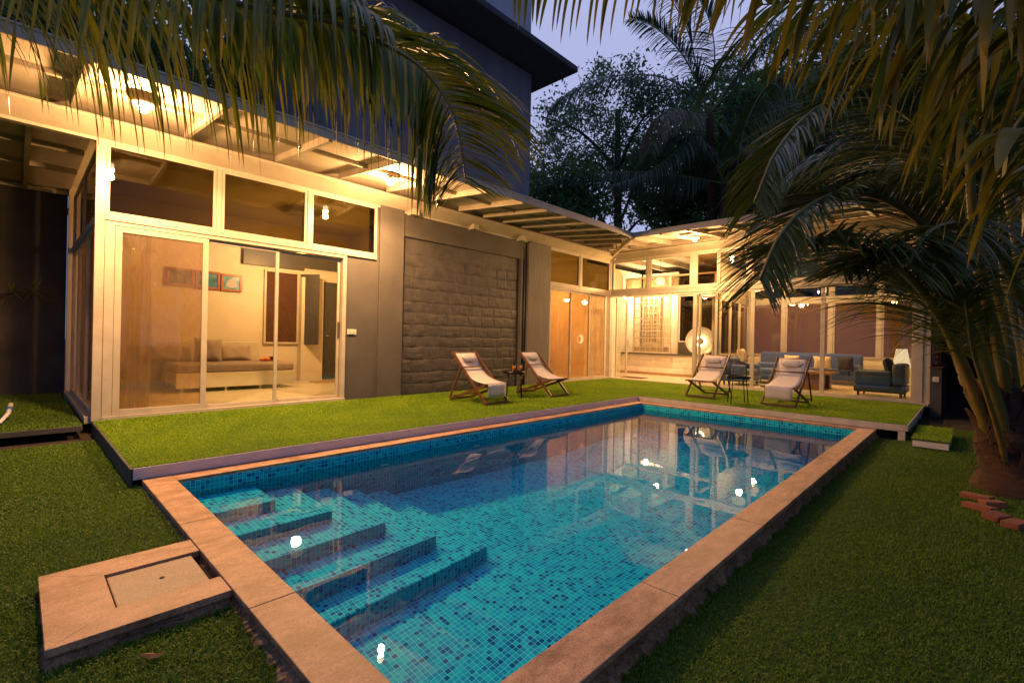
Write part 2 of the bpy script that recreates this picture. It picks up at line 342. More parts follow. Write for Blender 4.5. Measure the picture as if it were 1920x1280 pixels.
def npmesh(name, V, Fq, mt, par=None, tone=None, smooth=False, local=False):
    """numpy quads (n,4) -> object"""
    me = bpy.data.meshes.new(name); nv = len(V); nf = len(Fq)
    me.vertices.add(nv); me.vertices.foreach_set('co', np.asarray(V, np.float32).ravel())
    me.loops.add(nf * 4); me.loops.foreach_set('vertex_index', np.asarray(Fq, np.int32).ravel())
    me.polygons.add(nf); me.polygons.foreach_set('loop_start', np.arange(nf, dtype=np.int32) * 4)
    me.polygons.foreach_set('use_smooth', np.full(nf, smooth))
    me.update(calc_edges=True); me.validate()
    if tone is not None:
        a = me.attributes.new('tone', 'FLOAT', 'POINT'); a.data.foreach_set('value', np.asarray(tone, np.float32))
    me.materials.append(MAT[mt]); o = bpy.data.objects.new(name, me); COL.objects.link(o)
    if par is not None: parent(o, par, local)
    return o
def box(name, mt, par, *b, bevel=0.0):
    return MB().box(*b).build(name, mt, par, bevel)
def struct(o): o['kind'] = 'structure'; return o

# ------------------------------------------------------------------ ground
ZD = 0.0; ZC = -0.115; ZW = -0.25
def ground_z(x, y):
    t_ = np.clip((y - 0.8) / 2.6, 0, 1); return -0.25 + 0.075 * t_
gx = [-40, -6, 0.72, 0.782, 9.40, 14, 60]; gy = [-40, -3, 1.05, 5.206, 12.6, 70]
PX0, PX1, PY0, PY1, CW = 0.998, 9.19, 1.266, 4.99, 0.216
vs = []; idx = {}; fs = []
xs = sorted(set([-40, -10, -4, -1.5, 0.76, PX1 + 0.2, 14, 22, 90])); ys = sorted(set([-40, -6, -2, 0, 0.8, PY0 - 0.2, 3.4, PY1 + 0.2, 8, 12.6, 24, 90]))
for i, x in enumerate(xs):
    for j, y in enumerate(ys): idx[i, j] = len(vs); vs.append((x, y, float(ground_z(x, y)) - 0.012))
for i in range(len(xs) - 1):
    for j in range(len(ys) - 1):
        if xs[i] >= 0.76 and xs[i + 1] <= PX1 + 0.2 and ys[j] >= PY0 - 0.2 and ys[j + 1] <= PY1 + 0.2: continue
        fs.append((idx[i, j], idx[i + 1, j], idx[i + 1, j + 1], idx[i, j + 1]))
struct(MB().add(vs, fs).build('ground', 'soil'))
# turf backing sheets (part of the artificial grass)
def sheet(mb, x0, x1, y0, y1, zf, dz=0.0, n=6):
    for i in range(n):
        for j in range(n):
            a, b = x0 + (x1 - x0) * i / n, x0 + (x1 - x0) * (i + 1) / n; c, d = y0 + (y1 - y0) * j / n, y0 + (y1 - y0) * (j + 1) / n
            mb.add([(a, c, zf(a, c) + dz), (b, c, zf(b, c) + dz), (b, d, zf(b, d) + dz), (a, d, zf(a, d) + dz)], [(0, 1, 2, 3)])
gz = lambda x, y: float(ground_z(x, y))
tb = MB()
sheet(tb, -3.5, 0.775, -3.0, 7.75, gz); sheet(tb, 0.775, 9.35, -3.2, PY0 - CW + 0.01, gz); sheet(tb, 9.35, 11.5, -3.0, 0.75, gz)
lb = struct(tb.build('lawn', 'turf_base_dim'))

def turf(name, rects, zf, density, hgt, mt, label, lod=True, excl=None):
    P = []
    for (x0, x1, y0, y1) in rects:
        n = int((x1 - x0) * (y1 - y0) * density)
        P.append(np.column_stack([RNG.uniform(x0, x1, n), RNG.uniform(y0, y1, n)]))
    P = np.vstack(P); d = np.hypot(P[:, 0], P[:, 1])
    keep = RNG.random(len(P)) < np.clip((3.4 / np.maximum(d, 0.1)) ** 1.15, 0.10, 1)
    # only what the camera and a step beside it can see
    keep &= (P @ np.array([math.cos(YAW), math.sin(YAW)])) > -0.2
    if excl:
        for (x0, x1, y0, y1) in excl: keep &= ~((P[:, 0] > x0) & (P[:, 0] < x1) & (P[:, 1] > y0) & (P[:, 1] < y1))
    P = P[keep]; d = d[keep]; n = len(P)
    k = np.clip(d / 3.4, 1, 4) ** 0.6
    a = RNG.uniform(0, 2 * np.pi, n); lean = RNG.uniform(0.15, 0.95, n); nn1 = np.sin(P[:, 0] * 3.1 + 1.3 * np.sin(P[:, 1] * 2.2)) * np.sin(P[:, 1] * 2.7 + np.sin(P[:, 0] * 1.9)); h = hgt * RNG.uniform(0.65, 1.2, n) * (1 + .18 * nn1); w = 0.0022 * k * RNG.uniform(0.8, 1.4, n)
    z = zf(P[:, 0], P[:, 1]); B = np.column_stack([P, z])
    dirv = np.column_stack([np.cos(a), np.sin(a), np.zeros(n)]); a2 = a + np.pi / 2 + RNG.uniform(-.5, .5, n)
    side = np.column_stack([np.cos(a2), np.sin(a2), np.zeros(n)]) * w[:, None]
    upz = np.array([0, 0, 1.0])
    mid = B + dirv * (lean * h * 0.35)[:, None] + upz * (h * 0.62)[:, None]
    tip = B + dirv * (lean * h)[:, None] + upz * (h * (1.05 - 0.35 * lean))[:, None]
    V = np.stack([B - side, B + side, mid + side * .9, mid - side * .9, tip + side * .15, tip - side * .15], 1).reshape(-1, 3)
    i0 = np.arange(n)[:, None] * 6
    Fq = np.concatenate([i0 + np.array([[0, 1, 2, 3]]), i0 + np.array([[3, 2, 4, 5]])], 0)
    tone = np.repeat(np.clip(RNG.random(n) * 0.75 + 0.12 + 0.22 * nn1 + .10 * np.sin(P[:, 0] * 9 + P[:, 1] * 4) * np.sin(P[:, 1] * 11 - P[:, 0] * 3), 0, 1), 6)
    o = npmesh(name, V, Fq, mt, tone=tone); return tag(o, label, 'grass', kind='stuff')
turf('lawn_grass', [(-2.2, 0.77, 0.4, 7.7), (0.5, 9.35, -2.6, PY0 - CW), (9.35, 11.4, -2.4, 0.7)], ground_z, 13000, 0.020, 'turf_dim',
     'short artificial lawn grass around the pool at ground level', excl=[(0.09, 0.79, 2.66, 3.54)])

# ------------------------------------------------------------------ decks
dk = empty('pool_deck', (5, 7, -0.25), 'raised deck with pale painted edge running along the far sides of the pool', 'deck')
m1 = MB(); m1.box(0.72, 13.1, 5.21, 8.26, -0.03, -0.012); m1.box(9.41, 13.1, 0.686, 5.21, -0.03, -0.012); m1.build('deck_board', 'turf_base', dk)
MB().box(0.722, 9.405, 5.203, 5.228, -0.114, -0.012).build('edge_board', 'deck_edge', dk, 0.003)
MB().box(9.405, 9.43, 0.70, 5.2025, -0.114, -0.012).build('edge_board', 'deck_post', dk, 0.003)
MB().box(0.70, 0.722, 5.203, 8.2, -0.17, -0.012).build('edge_board', 'court_paint', dk, 0.003)
MB().box(9.405, 13.1, 0.67, 0.70, -0.10, -0.012).build('edge_board', 'deck_post', dk, 0.003)
for x, w in ((9.405, .1), (10.5, .08), (11.6, .08), (12.7, .08)):
    MB().box(x, x + w, 0.705, 0.79, -0.26, -0.10).build('post', 'deck_post', dk, 0.003)
for x in (9.9, 10.25, 10.9, 11.3, 12.1):
    MB().box(x, x + .05, 0.655, 0.669, -0.12, -0.03).build('bracket', 'deck_post', dk, 0.002)
MB().box(9.6, 13.0, 0.9, 5.0, -0.245, -0.04).build('substructure', 'dark_void', dk)
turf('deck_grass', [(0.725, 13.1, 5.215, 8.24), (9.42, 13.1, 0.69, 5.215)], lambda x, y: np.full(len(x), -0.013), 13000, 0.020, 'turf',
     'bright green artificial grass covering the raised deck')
ld = empty('side_deck', (-1, 10, -0.2), 'dim grass-topped side deck in front of the dark courtyard wall', 'deck')
MB().box(-3.5, 0.60, 8.02, 12.35, -0.06, -0.02).build('deck_board', 'turf_base_dim', ld); MB().box(-3.5, 0.60, 7.985, 8.018, -0.085, -0.02).build('edge_board', 'court_paint', ld, 0.003)
turf('side_deck_grass', [(-3, 0.60, 8.0, 12.3)], lambda x, y: np.full(len(x), -0.02), 6000, 0.026, 'turf_dim', 'grass on the small side deck by the left glass wall')
st = empty('garden_step', (9.7, 0.42, -0.25), 'low square grass-topped step beside the end of the pool deck', 'step')
MB().box(8.93, 10.45, 0.20, 0.585, -0.235, -0.14).build('base', 'deck_edge', st, 0.004); MB().box(8.91, 10.47, 0.18, 0.60, -0.139, -0.12).build('top', 'turf_base', st)
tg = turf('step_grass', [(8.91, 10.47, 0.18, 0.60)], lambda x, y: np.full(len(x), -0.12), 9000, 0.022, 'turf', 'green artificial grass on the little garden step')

# ------------------------------------------------------------------ pool
pool = empty('swimming_pool', (5, 3, -0.25), 'rectangular swimming pool of teal mosaic tile with corner steps and sandstone coping', 'swimming pool')
sh = MB()
ZF0, ZF1 = -1.71, -2.25; XA, XB = 3.3, 6.4
zf_ = lambda x: ZF0 if x <= XA else (ZF1 if x >= XB else ZF0 + (ZF1 - ZF0) * (x - XA) / (XB - XA))
zt_ = ZC - 0.032
for y in (PY0, PY1):
    pts = [(PX0, y, zt_), (PX1, y, zt_), (PX1, y, ZF1), (XB, y, ZF1), (XA, y, ZF0), (PX0, y, ZF0)]
    sh.add(pts, [(0, 1, 2, 3, 4, 5) if y == PY1 else (5, 4, 3, 2, 1, 0)])
for x, z in ((PX0, ZF0), (PX1, ZF1)):
    sh.add([(x, PY0, zt_), (x, PY1, zt_), (x, PY1, z), (x, PY0, z)], [(0, 1, 2, 3)])
for a, b in ((PX0, XA), (XA, XB), (XB, PX1)):
    sh.add([(a, PY0, zf_(a)), (b, PY0, zf_(b)), (b, PY1, zf_(b)), (a, PY1, zf_(a))], [(0, 1, 2, 3)])
shell = sh.build('basin', 'pool_mosaic', pool)
steps = [(1.632, 4.45, -0.41), (2.00, 4.115, -0.67), (2.355, 3.80, -0.935), (2.69, 3.485, -1.19), (3.06, 3.20, -1.45)]
stp = []
for k, (x, y, z) in enumerate(steps):
    zb = ZF0 + 0.001 if k == 4 else steps[k + 1][2] + 0.001
    b = MB().box(PX0 + .001 * (k + 1), x, y, PY1 - .001 * (k + 1), zb, z).build('pool_step', 'pool_mosaic', pool, 0.012); stp.append(b)
def cope(x0, x1, y0, y1, n, along):
    for k in range(n):
        g = .0012
        if along == 'x': a, b = x0 + (x1 - x0) * k / n + g, x0 + (x1 - x0) * (k + 1) / n - g; q = (a, b, y0, y1)
        else: a, b = y0 + (y1 - y0) * k / n + g, y0 + (y1 - y0) * (k + 1) / n - g; q = (x0, x1, a, b)
        dz = .0012 * ((k * 7) % 3 - 1)
        MB().box(*q, ZC - .032, ZC + dz).build('coping_slab', 'sandstone', pool, 0.004)
cope(PX0 - CW, PX0, PY0 - CW, PY1 + CW - .004, 3, 'y'); cope(PX0 + .0005, PX1, PY1, PY1 + CW - .004, 6, 'x')
cope(PX1 + .0005, PX1 + CW - .006, PY0 - CW, PY1 + CW - .004, 3, 'y'); cope(PX0 + .0005, PX1, PY0 - CW, PY0, 6, 'x')
MB().box(PX0 - CW + .01, PX0 - .008, PY0 - CW + .01, PY1 + CW - .02, -.3, ZC - .034).build('kerb_core', 'rough_edge', pool)
# rough mortar bed below the coping, outer faces
def rough_strip(p0, p1, nrm, z1, z0, name, par):
    L_ = math.dist(p0, p1); n = int(L_ / 0.02); k = 5; V = []; Q = []
    for i in range(n + 1):
        t_ = i / n; x = p0[0] + (p1[0] - p0[0]) * t_; y = p0[1] + (p1[1] - p0[1]) * t_
        lump = 0.012 * math.sin(i * .31) + 0.008 * math.sin(i * .83 + 1)
        for j in range(k + 1):
            s_ = j / k; d = -0.012 + (0.03 * s_ + lump * s_ + RNG.uniform(-.008, .010)) * (0.3 + s_)
            V.append((x + nrm[0] * d, y + nrm[1] * d, z1 + (z0 - z1) * s_))
    for i in range(n):
        for j in range(k): a = i * (k + 1) + j; Q.append((a, a + 1, a + k + 2, a + k + 1))
    return npmesh(name, V, Q, 'rough_edge', par)
rough_strip((PX0 - CW + .02, PY0 - CW), (PX1 + CW, PY0 - CW), (0, -1), ZC - .03, -0.262, 'mortar_bed', pool)
rough_strip((PX0 - CW, PY0 - CW), (PX0 - CW, PY1 + CW), (-1, 0), ZC - .03, -0.22, 'mortar_bed', pool)
# fittings
for x, z, y in ((3.0, -.62, 4.985), (4.45, -.62, 4.985), (6.2, -.7, 4.985), (6.42, -.7, 4.985)):
    MB().box(x, x + .11, y - .006, y, z, z + .07).build('inlet_cover', 'plate_white', pool, 0.003)
wm = MB().add([(PX0 + .001, PY0 + .001, ZW), (PX1 - .001, PY0 + .001, ZW), (PX1 - .001, PY1 - .001, ZW), (PX0 + .001, PY1 - .001, ZW)], [(0, 1, 2, 3)], True).build('water', 'water')
struct(wm)
try:
    wm.cycles.is_caustics_caster = True
    for o in [shell] + stp + [c for c in pool.children if c.name.startswith('inlet')]: o.cycles.is_caustics_receiver = True
except Exception as ex: print('mnee', ex)
# sump pit beside the pool
pit = empty('skimmer_pit', (0.45, 3.1, -0.2), 'square sandstone skimmer pit cover set into the lawn beside the pool corner', 'pit cover')
x0, x1, y0, y1 = 0.10, 0.778, 2.68, 3.51; i0, i1, j0, j1 = 0.345, 0.765, 2.875, 3.30
zt = ZC - 0.004; zb = zt - .035
def slab(pts):
    n = len(pts); MB().add([(p[0], p[1], zb) for p in pts] + [(p[0], p[1], zt) for p in pts], [tuple(range(n))[::-1], tuple(range(n, 2 * n))] + [(i, (i + 1) % n, n + (i + 1) % n, n + i) for i in range(n)]).build('border_slab', 'sandstone', pit, 0.002)
g_ = .0015
slab([(x0, y1), (x0, y0), (i0, j0 - .003), (i0, j1 + .003)][::1])
slab([(x0 + g_, y0), (x1, y0), (x1, j0), (i0 + g_, j0)])
slab([(x0 + g_, y1), (i0 + g_, j1), (x1, j1), (x1, y1)])
MB().box(i0 + .008, i1 - .03, j0 + .006, j1 - .012, zb - .03, zt - .012).build('lid', 'pit_stone', pit, 0.004)
MB().lathe([(0.0001, .0), (.012, .0)], (0.56, 3.09, zt - .0095), 12).build('lift_hole', 'dark_void', pit)
MB().box(x0 + .02, x1, y0 + .02, y1 - .02, -0.26, zb - .031).build('pit_box', 'dark_void', pit)
MB().box(i1 - .029, i1 + .012, j0 + .006, j1 - .012, zb - .03, zb - .026).build('gap_shade', 'dark_void', pit)  # dark strip painted in for the shade of the gap beside the lid
rough_strip((x0, y0 + .01), (x1, y0 + .01), (0, -1), zb, -0.21, 'mortar_bed', pit); rough_strip((x0 + .01, y0), (x0 + .01, y1), (-1, 0), zb, -0.21, 'mortar_bed', pit)

# ------------------------------------------------------------------ the garden house (left wing)
YW = 8.28
hs = empty('garden_house', (6, 8.3, -0.1), 'charcoal garden house with white framed sliding doors facing the pool', 'house')
fr_m, gl_m = 'frame_paint', 'clear_glass'
FW = 0.07
def rect_frame(mb, axis, c, a0, a1, z0, z1, w, d0, d1):
    """four-sided frame in the plane axis=c; d0..d1 = depth range about c"""
    def b(p0, p1, q0, q1):
        if axis == 'y': mb.box(p0, p1, c + d0, c + d1, q0, q1)
        else: mb.box(c + d0, c + d1, p0, p1, q0, q1)
    b(a0, a0 + w, z0, z1); b(a1 - w, a1, z0, z1); b(a0 + w, a1 - w, z0, z0 + w); b(a0 + w, a1 - w, z1 - w, z1)
def window(par, axis, c, a0, a1, z0, z1, w=.05, depth=.06, pane='tinted_glass', name='window', off=0.0):
    mb = MB(); rect_frame(mb, axis, c + off, a0, a1, z0, z1, w, 0, depth); f = mb.build(name, fr_m, par, 0.004)
    p = MB(); k = c + off + depth * .5
    if axis == 'y': p.box(a0 + w - .004, a1 - w + .004, k - .003, k + .003, z0 + w - .004, z1 - w + .004)
    else: p.box(k - .003, k + .003, a0 + w - .004, a1 - w + .004, z0 + w - .004, z1 - w + .004)
    parent(p.build('pane', pane), f); return f
# corner post, sliding doors
box('corner_post', fr_m, hs, 0.70, 0.80, YW + .002, YW + .12, -0.02, 3.70, bevel=.004)
box('door_track', fr_m, hs, 0.80, 4.20, YW - .03, YW + .14, -0.02, 0.035, bevel=.004)
box('head_rail', fr_m, hs, 0.80, 4.20, YW - .004, YW + .12, 2.585, 2.64, bevel=.004)
box('jamb', fr_m, hs, 0.803, 0.905, YW - .002, YW + .13, 0.036, 2.583, bevel=.004)
box('jamb', fr_m, hs, 4.13, 4.20, YW - .002, YW + .13, 0.036, 2.583, bevel=.004)
window(hs, 'y', YW, 0.91, 2.00, 0.038, 2.58, .075, .04, 'screen_glass', 'sliding_door', .005)
window(hs, 'y', YW, 1.96, 3.03, 0.038, 2.58, .05, .035, 'clear_glass', 'sliding_door', .05)
d3 = window(hs, 'y', YW, 2.99, 4.125, 0.038, 2.58, .05, .035, 'clear_glass', 'sliding_door', .09)
hd = MB().box(4.085, 4.105, YW + .07, YW + .089, 1.12, 1.42).build('handle', 'door_charcoal'); parent(hd, d3)
# transoms
box('transom_rail', fr_m, hs, 0.80, 4.80, YW - .02, YW + .11, 2.641, 2.715, bevel=.004)
for a0, a1 in ((0.80, 2.09), (2.15, 3.46), (3.52, 4.80)):
    window(hs, 'y', YW, a0, a1, 2.716, 3.66, .045, .06, 'tinted_glass', 'window', .0)
for x in (2.092, 3.462): box('mullion', fr_m, hs, x, x + .056, YW - .015, YW + .1, 2.716, 3.66, bevel=.003)
# masonry
box('wall', 'charcoal_paint', hs, 4.201, 4.86, YW + .02, YW + .3, -0.02, 2.64)
box('wall', 'charcoal_paint', hs, 4.802, 4.86, YW + .03, YW + .3, 2.6405, 3.9)
box('pillar', 'charcoal_paint', hs, 4.862, 5.40, YW - .02, YW + .3, -0.02, 3.9, bevel=.006)
box('wall', 'charcoal_paint', hs, 5.401, 9.10, YW + .04, YW + .3, 3.215, 3.9)
box('wall', 'charcoal_paint', hs, 8.90, 8.96, YW + .0, YW + .3, -0.02, 3.214)
box('wall', 'dark_void', hs, 8.96, 9.15, YW + .10, YW + .3, -0.02, 3.5)
# heightfield of stone blocks
def blocks(x0, x1, z0, z1, y, rows, res, mt, par, depth=.028, joint=.012, lens=(.33, .62), name='block_wall', axis='y', sgn=-1, seed=3, topband=0.0):
    rg = np.random.default_rng(seed); nx = int((x1 - x0) / res); nz_ = int((z1 - z0) / res)
    X = np.linspace(x0, x1, nx + 1); Z = np.linspace(z0, z1, nz_ + 1); GX, GZ = np.meshgrid(X, Z)
    wob = 0.007 * np.sin(GX * 5.3 + GZ * 3) + 0.005 * np.sin(GX * 13 + 2) + .003 * np.sin(GX * 31 + GZ * 17); wob2 = 0.006 * np.sin(GZ * 17 + GX * 3) + .004 * np.sin(GZ * 41)
    H = np.zeros_like(GX); hts = rg.uniform(.85, 1.15, rows); hts = np.cumsum(hts) / hts.sum() * (z1 - z0 - topband) + z0; zb_ = np.concatenate([[z0 - .1], hts])
    zz = GZ + wob
    D = np.full_like(GX, 1.0)
    for r_ in range(rows):
        lo = zb_[r_] if r_ else z0 - .02; hi = zb_[r_ + 1]; msk = (zz >= lo) & (zz < hi)
        xb = [x0 - rg.uniform(0, .4)]
        while xb[-1] < x1 + .3: xb.append(xb[-1] + rg.uniform(*lens))
        xb = np.array(xb); xx = GX + wob2; k = np.clip(np.searchsorted(xb, xx) - 1, 0, len(xb) - 2)
        dx = np.minimum(xx - xb[k], xb[k + 1] - xx); dz = np.minimum(zz - lo, hi - zz); dd = np.minimum(dx, dz)
        amp = rg.uniform(.55, 1.25, len(xb))[k]; tilt = rg.uniform(-.02, .02, len(xb))[k]; tz = rg.uniform(-.03, .02, len(xb))[k]
        h = np.clip(dd / joint, 0, 1) ** .8 * .5 + np.clip(dd / .07, 0, 1) ** .6 * .5
        h = h * amp + (xx - (xb[k] + xb[k + 1]) / 2) * tilt * 8 * h + (zz - (lo + hi) / 2) * tz * 10 * h
        H = np.where(msk, h, H)
    nse = sum(rg.uniform(.4, 1) * np.sin(GX * fx + GZ * fz + ph) for fx, fz, ph in zip(rg.normal(0, 38, 26), rg.normal(0, 38, 26), rg.uniform(0, 6, 26))) / 14
    nse2 = rg.normal(0, .03, GX.shape)
    H = H * (1 + .45 * nse) + nse2
    if topband: H = np.where(GZ > z1 - topband, .55 + nse2 * .3, H)
    out = sgn * H * depth
    V = np.stack([GX, y + out, GZ], -1) if axis == 'y' else np.stack([y + out, GX, GZ], -1)
    V = V.reshape(-1, 3); i, j = np.meshgrid(np.arange(nz_), np.arange(nx), indexing='ij'); a = (i * (nx + 1) + j).ravel()
    Q = np.stack([a, a + 1, a + nx + 2, a + nx + 1], 1)
    if axis == 'x': Q = Q[:, ::-1]
    return npmesh(name, V, Q, mt, par, smooth=True)
blocks(5.401, 8.90, -0.02, 3.215, YW + .10, 12, .0105, 'charcoal_block', hs, depth=.019, joint=.008, topband=.33)
box('column', 'ribbed_paint', hs, 9.15, 10.03, YW - .035, YW + .3, -0.02, 3.695, bevel=.004)
MB().tube([(9.06, YW + .05, 0.0), (9.06, YW + .05, 3.55)], .035, 10).build('drain_pipe', 'charcoal_paint', hs)
# far doors of the wing
box('door_track', fr_m, hs, 10.03, 13.05, YW - .03, YW + .14, -0.02, 0.035, bevel=.004)
box('jamb', fr_m, hs, 10.031, 10.085, YW - .01, YW + .12, 0.036, 2.583, bevel=.004)
box('head_rail', fr_m, hs, 10.03, 13.05, YW - .004, YW + .12, 2.585, 2.64, bevel=.004)
window(hs, 'y', YW, 10.086, 11.07, 0.038, 2.58, .05, .035, 'amber_blind', 'sliding_door', .005)
window(hs, 'y', YW, 11.03, 12.06, 0.038, 2.58, .05, .035, 'amber_blind', 'sliding_door', .045)
window(hs, 'y', YW, 12.02, 12.97, 0.038, 2.58, .05, .035, 'screen_glass', 'sliding_door', .085)
box('transom_rail', fr_m, hs, 10.03, 13.05, YW - .02, YW + .11, 2.641, 2.715, bevel=.004)
for a0, a1 in ((10.03, 11.42), (11.50, 13.04)): window(hs, 'y', YW, a0, a1, 2.716, 3.66, .045, .06, 'tinted_glass', 'window')
box('mullion', fr_m, hs, 11.421, 11.499, YW - .015, YW + .1, 2.716, 3.66, bevel=.003)
box('corner_post', fr_m, hs, 13.051, 13.20, YW - .02, YW + .12, -0.02, 3.70, bevel=.004)
# side glass wall (recedes from the corner post)
XS = 0.70
box('door_track', fr_m, hs, XS - .06, XS + .10, YW + .121, 12.2, -0.06, 0.03, bevel=.003)
box('transom_rail', fr_m, hs, XS, XS + .09, YW + .121, 12.2, 2.6, 2.70, bevel=.003)
for a0, a1 in ((8.41, 9.65), (9.65, 10.9), (10.9, 12.15)):
    window(hs, 'x', XS, a0, a1, 0.032, 2.598, .055, .05, 'screen_glass' if a0 > 9 else 'smoke_glass', 'sliding_door', .02)
for a0, a1 in ((8.41, 10.3), (10.3, 12.15)): window(hs, 'x', XS, a0, a1, 2.702, 3.66, .045, .05, 'tinted_glass', 'window', .02)
# bedroom shell
box('floor', 'floor_tile', hs, 0.82, 6.3, YW + .141, 12.3, -0.05, 0.02)
box('floor', 'floor_tile', hs, 9.2, 13.12, YW + .141, 12.3, -0.05, 0.02)
box('inner_wall', 'cream_wall', hs, 0.66, 6.4, 12.22, 12.4, -0.1, 3.85); box('inner_wall', 'cream_wall', hs, 6.3, 6.42, YW + .301, 12.219, -0.05, 3.85)
box('inner_wall', 'cream_wall', hs, 4.87, 6.29, YW + .301, YW + .36, 0.02, 3.85)
box('inner_wall', 'cream_wall', hs, 9.1, 9.2, YW + .301, 12.4, -0.05, 3.85); box('inner_wall', 'cream_wall', hs, 9.2, 13.12, 12.22, 12.4, -0.1, 3.85)
box('inner_wall', 'cream_wall', hs, 13.121, 13.2, 9.3, 12.4, -0.05, 3.85)
box('ceiling', 'ceiling_paint', hs, 0.66, 6.42, YW + .13, 12.4, 3.851, 3.9); box('ceiling', 'ceiling_paint', hs, 9.1, 13.2, YW + .13, 12.4, 3.851, 3.9)
# bedroom fittings that belong to the house
bw = MB(); rect_frame(bw, 'y', 12.16, 4.10, 4.92, 0.93, 2.72, .05, 0, .06); wf = bw.build('window', fr_m, hs, .004)
parent(MB().box(4.15, 4.87, 12.185, 12.20, 0.98, 2.67).build('blind', 'mat_brown'), wf)
MB().box(3.62, 5.02, 12.12, 12.2, 2.78, 3.15).build('blind_box', 'door_charcoal', hs, .004)
MB().box(5.0, 5.9, 12.1, 12.2, 2.85, 3.15).build('blind_box', 'door_charcoal', hs, .004)
MB().bar((4.93, 12.12, 1.80), (5.22, 11.7, 1.80), .03, 1.75).build('shutter', 'door_charcoal', hs, .003)
dr = MB(); rect_frame(dr, 'y', 12.14, 5.50, 6.22, 0.02, 2.55, .06, 0, .08); dr.build('door_frame', 'door_charcoal', hs, .004)
dp = MB().box(5.56, 6.16, 12.16, 12.20, 0.03, 2.49)
for z0, z1 in ((.25, 1.05), (1.2, 2.3)):
    dp.box(5.66, 6.06, 12.15, 12.16, z0, z0 + .03); dp.box(5.66, 6.06, 12.15, 12.16, z1 - .03, z1); dp.box(5.66, 5.69, 12.15, 12.16, z0 + .03, z1 - .03); dp.box(6.03, 6.06, 12.15, 12.16, z0 + .03, z1 - .03)
dpo = dp.build('door', 'door_charcoal', hs); parent(MB().tube([(5.60, 12.12, 1.15), (5.70, 12.12, 1.15)], .012, 8).build('handle', 'steel'), dpo)
MB().box(4.92, 5.47, 12.0, 12.219, .02, 2.6).build('inner_wall', 'cream_wall', hs)

# ------------------------------------------------------------------ roof over both wings
roof = hs
sl = lambda y: 3.725 + .095 * (y - 6.13)
def roof_slab():
    mb = MB(); th = .05
    # left wing plane (slopes up to the wall), mitred at the inner corner
    A = [(-3.0, 6.13), (10.625, 6.13), (13.4, 8.9), (-3.0, 8.9)]
    vb = [(x, y, sl(y) + .105) for x, y in A]; vt = [(x, y, sl(y) + .105 + th) for x, y in A]
    mb.add(vb + vt, [(3, 2, 1, 0), (4, 5, 6, 7), (0, 1, 5, 4), (1, 2, 6, 5), (2, 3, 7, 6), (3, 0, 4, 7)]); return mb
roof_slab().build('roof', 'soffit_paint', hs)
MB().box(-3.0, 0.6, 8.95, 12.5, 3.90, 3.95).build('roof', 'court_paint', hs)
MB().box(-3.0, 13.3, 8.901, 12.6, 4.0, 4.05).build('roof', 'court_paint', hs)
MB().box(-3.0, 10.62, 6.10, 6.13, 3.745, 3.865).build('fascia', 'soffit_paint', hs, .004)
MB().box(-3.0, 10.62, 6.085, 6.10, 3.85, 3.872).build('gutter_lip', 'frame_paint', hs, .003)
# inclined cream board above the windows and the wall plate
mb = MB(); mb.add([(-3, 8.0, 3.86), (13.1, 8.0, 3.86), (13.1, 8.279, 3.70), (-3, 8.279, 3.70), (-3, 8.0, 3.875), (13.1, 8.0, 3.875), (13.1, 8.279, 3.99), (-3, 8.279, 3.99)], [(3, 2, 1, 0), (0, 1, 5, 4), (3, 2, 6, 7), (0, 4, 7, 3), (1, 2, 6, 5)])
mb.build('wall_plate', 'soffit_paint', hs)
box('head_rail', fr_m, hs, -3.0, 13.05, YW + .001, YW + .11, 3.661, 3.72, bevel=.003)
def rafter(par, a, b, h=.10, w=.055, nm='rafter'):
    a = Vector(a); b = Vector(b); return MB().bar(a + Vector((0, 0, h / 2)), b + Vector((0, 0, h / 2)), w, h).build(nm, 'rafter_paint', par, .003)
xr = [-2.1, -1.2, -.3, 0.45, 1.63, 2.85, 3.9, 4.85, 5.72, 6.62, 7.33, 7.955, 8.63, 9.32, 9.98]
for x in xr:
    rafter(hs, (x, 6.135, sl(6.135)), (x, 8.02, sl(8.02)), .104)
for x in (10.55, 11.25, 11.95, 12.5):
    y0 = 6.15 + (x - 10.6) * 1.0 if x > 10.6 else 6.135
    rafter(hs, (x, y0, sl(y0)), (x, 8.02, sl(8.02)), .104)
for i in range(len(xr) - 1):
    MB().box(xr[i] + .03, xr[i + 1] - .03, 7.0, 7.05, sl(7.02) + .045, sl(7.02) + .105).build('purlin', 'rafter_paint', hs)
# hip rafter in the inner corner
MB().bar((10.63, 6.13, 3.77), (13.08, 8.26, 3.86), .06, .12).build('hip_rafter', 'frame_paint', hs, .003)
# little brackets on the charcoal wall
for x in (5.5, 7.13, 8.72):
    MB().box(x, x + .16, YW - .16, YW + .04, 3.64, 3.76).build('bracket', 'frame_paint', hs, .004)
# soffit over the courtyard
MB().box(-3.0, 0.68, 8.41, 12.39, 3.80, 3.84).build('court_soffit', 'soffit_paint', hs)
for y in (9.4, 10.6): MB().box(-3, .66, y, y + .06, 3.72, 3.80).build('rafter', 'rafter_paint', hs)
for x in (-.9, .05): MB().box(x, x + .06, 8.41, 12.3, 3.70, 3.80).build('rafter', 'rafter_paint', hs)
box('head_rail', fr_m, hs, -3.0, 0.66, 12.3, 12.36, 3.70, 3.78)

# courtyard wall
cw_ = empty('courtyard_wall', (-1, 12.5, 0), 'tall dark charcoal courtyard wall under the roof at the left', 'wall')
MB().box(-3.2, 0.655, 12.40, 12.55, -0.2, 3.82).build('wall', 'court_paint', cw_)
MB().box(-0.33, -0.22, 12.34, 12.399, -0.05, 3.8).build('pilaster', 'court_paint', cw_)

